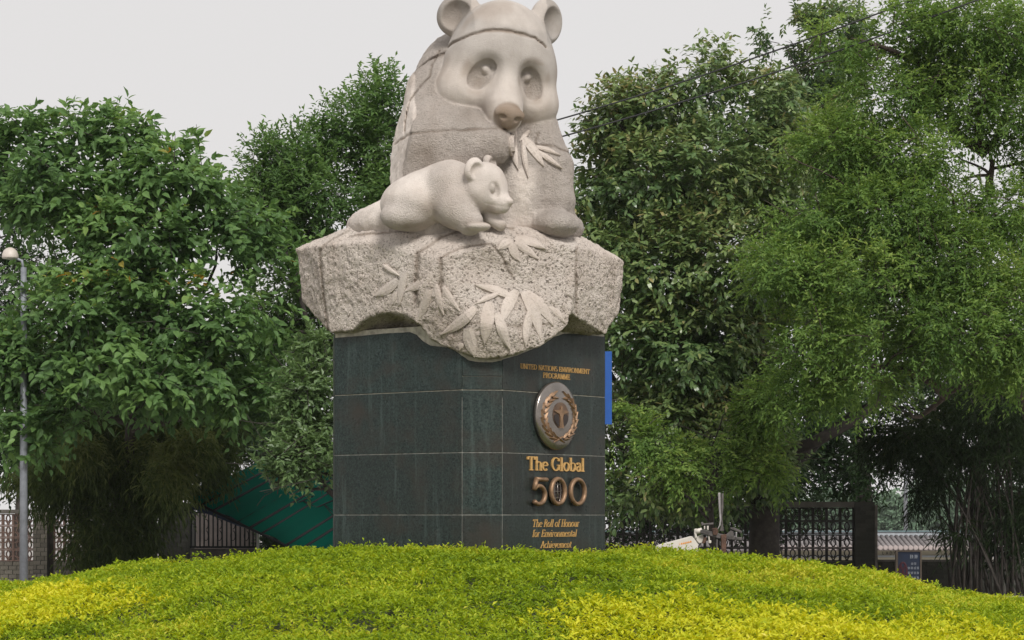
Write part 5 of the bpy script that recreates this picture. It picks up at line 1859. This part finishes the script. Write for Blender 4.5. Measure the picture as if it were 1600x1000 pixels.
def character(x, y, s):
    """A small faded character made of strokes."""
    for k in range(3):
        yy = y + s*(0.15+0.33*k)
        p, q = sp(x+s*rs.uniform(0, .2), yy), sp(x+s*rs.uniform(.75, .95), yy+s*0.12)
        pr.box((p.x, YS-0.006-0.001*k, min(p.z, q.z)), (q.x, YS-0.001, max(p.z, q.z)))
    for k in range(2):
        xx = x + s*(0.2+0.4*k) + rs.uniform(0, .1)*s
        p, q = sp(xx, y+s*rs.uniform(0, .2)), sp(xx+s*0.14, y+s*rs.uniform(.8, 1))
        pr.box((p.x, YS-0.010-0.001*k, q.z), (q.x, YS-0.001, p.z))
for y, x0_, x1_, s in ((530, 498, 580, 40), (607, 512, 585, 26), (648, 480, 590, 26), (695, 480, 590, 26), (742, 480, 590, 26), (790, 480, 590, 26)):
    x = x0_
    while x + s*.8 < x1_:
        character(x, y, s)
        x += s*1.1
pr.build("white_print", M_PRINT, nb_)
mb = MB()
cx_ = sp(436, 690)
mb.tube([cx_ + Vector((0.075*math.cos(t), -0.005, 0.17*math.sin(t))) for t in [2*math.pi*i/24 for i in range(24)]], 0.02, 4, closed=True, flat=0.3, up=(0, 1, 0))
mb.bar(cx_ + Vector((-.05, -.012, -.12)), cx_ + Vector((.05, -.012, .12)), .035, .006, up=(0, 1, 0))
mb.bar(cx_ + Vector((-.05, -.018, .12)), cx_ + Vector((.05, -.018, -.12)), .035, .006, up=(0, 1, 0))
mb.build("red_cross", M_RED, nb_)

# ------------------------------------------------------------------ tiled-roof building beyond the right wall
YB = 78.0
def bp(x, y, d=0.0):
    return at(1340 + x*260/1600, 780 + y*150/923, YB+d)
M_CREAM = simple("cream_wall_paint", (0.56, 0.52, 0.40), 0.85, var=0.08, scale=0.8)
M_TILE = simple("grey_roof_tile", (0.155, 0.14, 0.14), 0.8, var=0.25, rand=0.2)
M_TILEEND = simple("pinkish_tile_end", (0.34, 0.29, 0.28), 0.8, var=0.15)
M_BAND = simple("pale_blue_roof_sheet", (0.36, 0.39, 0.42), 0.6, var=0.1)
M_TEAL = simple("dull_teal_ridge", (0.10, 0.16, 0.17), 0.6)
M_LETTER = simple("dark_sign_paint", (0.04, 0.045, 0.05), 0.6)
bd = thing("tiled_building", "low cream building with grey tiled eaves and a shop sign beyond the openwork wall", "building", (bp(600, 500).x, YB, 0))
xl, xr = bp(-2900, 0).x, bp(1300, 0).x
z_eave, z_tile0, z_tile1 = bp(0, 474).z, bp(0, 455).z, bp(0, 368).z
mb = MB()
mb.box((xl, YB, 0), (xr, YB+8, z_eave))
wl = mb.build("wall", M_CREAM, bd)
mb = MB()
mb.box((xl-.3, YB+1.15, z_tile1+0.03), (xr+.3, YB+1.4, bp(0, 318).z))
mb.build("roof_sheet", M_BAND, bd)
mb = MB()
mb.box((xl-.3, YB+1.1, bp(0, 318).z+0.005), (xr+.3, YB+1.5, bp(0, 303).z))
mb.build("ridge", M_TEAL, bd)
mb = MB()
sl0, sl1 = Vector((0, YB-0.75, z_tile0-0.05)), Vector((0, YB+1.12, z_tile1))
mb.add([(xl-.3, sl0.y, sl0.z), (xr+.3, sl0.y, sl0.z), (xr+.3, sl1.y, sl1.z), (xl-.3, sl1.y, sl1.z), (xl-.3, sl0.y, sl0.z-.08), (xr+.3, sl0.y, sl0.z-.08), (xr+.3, sl1.y, sl1.z-.08), (xl-.3, sl1.y, sl1.z-.08)],
       [(0, 1, 2, 3), (7, 6, 5, 4), (0, 4, 5, 1), (1, 5, 6, 2), (2, 6, 7, 3), (3, 7, 4, 0)])
rf = mb.build("roof", M_TILE, bd)
pitch = 48*260/1600/F_PX*YB
mb = MB()
mb.tube([(0, 0, 0), (0, sl1.y-sl0.y, sl1.z-sl0.z)], 0.075, 8)
tile_me = mb.mesh("tile", True)
mb = MB()
mb.lathe([(0.085, 0), (0.085, 0.05), (0.05, 0.06)], 12, Matrix.Rotation(R(90), 4, 'X'))
end_me = mb.mesh("tile_end")
k = 0
x = bp(-2600, 0).x
while x < xr:
    o = link("tile", tile_me, M_TILE, rf)
    o.location = Vector((x, sl0.y, sl0.z+0.02)) - Vector(bd.location)
    if x > bp(-1000, 0).x:
        e = link("tile_end", end_me, M_TILEEND, rf)
        e.location = Vector((x, sl0.y-0.005, sl0.z+0.02)) - Vector(bd.location)
    x += pitch
mb = MB()
p, q = bp(205, 558), bp(840, 520)
mb.box((xl, YB-0.12, p.z), (xr, YB-0.003, bp(0, 540).z))
mb.build("wall_cable_duct", M_BAND, bd)
for j, ch in enumerate("LADY"):
    cu_ = bpy.data.curves.new("letter", 'FONT')
    cu_.body = ch
    cu_.size = 0.16
    cu_.extrude = 0.01
    tmp = bpy.data.objects.new("letter_source", cu_)
    COL.objects.link(tmp)
    bpy.context.view_layer.update()
    me = bpy.data.meshes.new_from_object(tmp)
    bpy.data.objects.remove(tmp)
    me.name = "letter"
    sz = (bp(0, 503).z - bp(0, 532).z)/0.112
    me.transform(Matrix.Translation(bp(236 + 36*j, 532, -0.02) - Vector(bd.location)) @ Matrix.Rotation(R(90), 4, 'X') @ Matrix.Diagonal((sz*.8, sz, 1, 1)))
    link("letter", me, M_LETTER, bd)

# pole and far trees beyond the building
fp = thing("utility_pole", "pale slender pole rising behind the tiled building", "pole", (at(1415, 880, 90).x, 90, 0))
mb = MB()
mb.tube([(fp.location.x, 90, 0), (fp.location.x, 90, 4.5), (fp.location.x, 90, 9)], [.085, .08, .07], 10)
mb.build("shaft", M_POLE, fp, smooth=True)
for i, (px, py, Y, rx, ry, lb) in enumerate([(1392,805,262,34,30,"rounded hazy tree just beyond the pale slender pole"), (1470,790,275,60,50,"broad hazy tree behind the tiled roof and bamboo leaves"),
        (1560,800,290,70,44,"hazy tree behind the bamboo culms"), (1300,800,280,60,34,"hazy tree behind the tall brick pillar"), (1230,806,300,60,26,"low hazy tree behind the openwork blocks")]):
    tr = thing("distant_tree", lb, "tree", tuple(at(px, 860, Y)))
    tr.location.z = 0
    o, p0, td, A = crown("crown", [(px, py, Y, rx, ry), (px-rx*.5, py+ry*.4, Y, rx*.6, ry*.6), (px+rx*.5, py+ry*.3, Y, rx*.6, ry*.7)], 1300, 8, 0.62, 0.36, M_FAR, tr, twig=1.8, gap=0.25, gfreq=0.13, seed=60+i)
    mb = MB()
    b_0 = at(px, 806, Y)
    mb.tube([(b_0.x, Y, 0), (b_0.x+.1, Y, 1.5), (b_0.x, Y, b_0.z)], [.4,.3,.2], 8)
    mb.build("trunk", M_BARK, tr, smooth=True)

# ------------------------------------------------------------------ overhead wires
M_WIRE = simple("black_wire", (0.02, 0.02, 0.022), 0.6)
for lb, (xa_, ya_), (xb_, yb_) in (("upper thin black wire crossing the sky to the mother panda's cheek", (640, 252), (1300, 27)), ("lower thin black wire passing just under the upper one beside the panda", (640, 276), (1300, 62))):
    p, q = at(xa_, ya_, 40.5), at(xb_, yb_, 39.0)
    q = Vector(p) + (Vector(q) - Vector(p))*1.6
    mb = MB()
    pts = [Vector(p).lerp(q, i/16) - Vector((0, 0, 0.25*math.sin(math.pi*i/16))) for i in range(17)]
    mb.tube(pts, 0.015, 6)
    o = mb.build("overhead_wire", M_WIRE, smooth=True)
    o['label'] = lb
    o['category'] = "wire"
    o['group'] = "overhead wires"

# ------------------------------------------------------------------ thin haze in the air
hb = MB()
hb.box((-200, -35, -1.5), (200, 340, 14.0))
hm = bpy.data.materials.new("haze_air")
hm.use_nodes = True
hm.node_tree.nodes.clear()
ho = hm.node_tree.nodes.new("ShaderNodeOutputMaterial")
pv = hm.node_tree.nodes.new("ShaderNodeVolumePrincipled")
pv.inputs["Color"].default_value = (0.93, 0.96, 0.98, 1)
pv.inputs["Density"].default_value = HAZE
hm.node_tree.links.new(pv.outputs[0], ho.inputs["Volume"])
hz = hb.build("haze", hm)
hz['kind'] = 'stuff'
scn.cycles.volume_bounces = 1
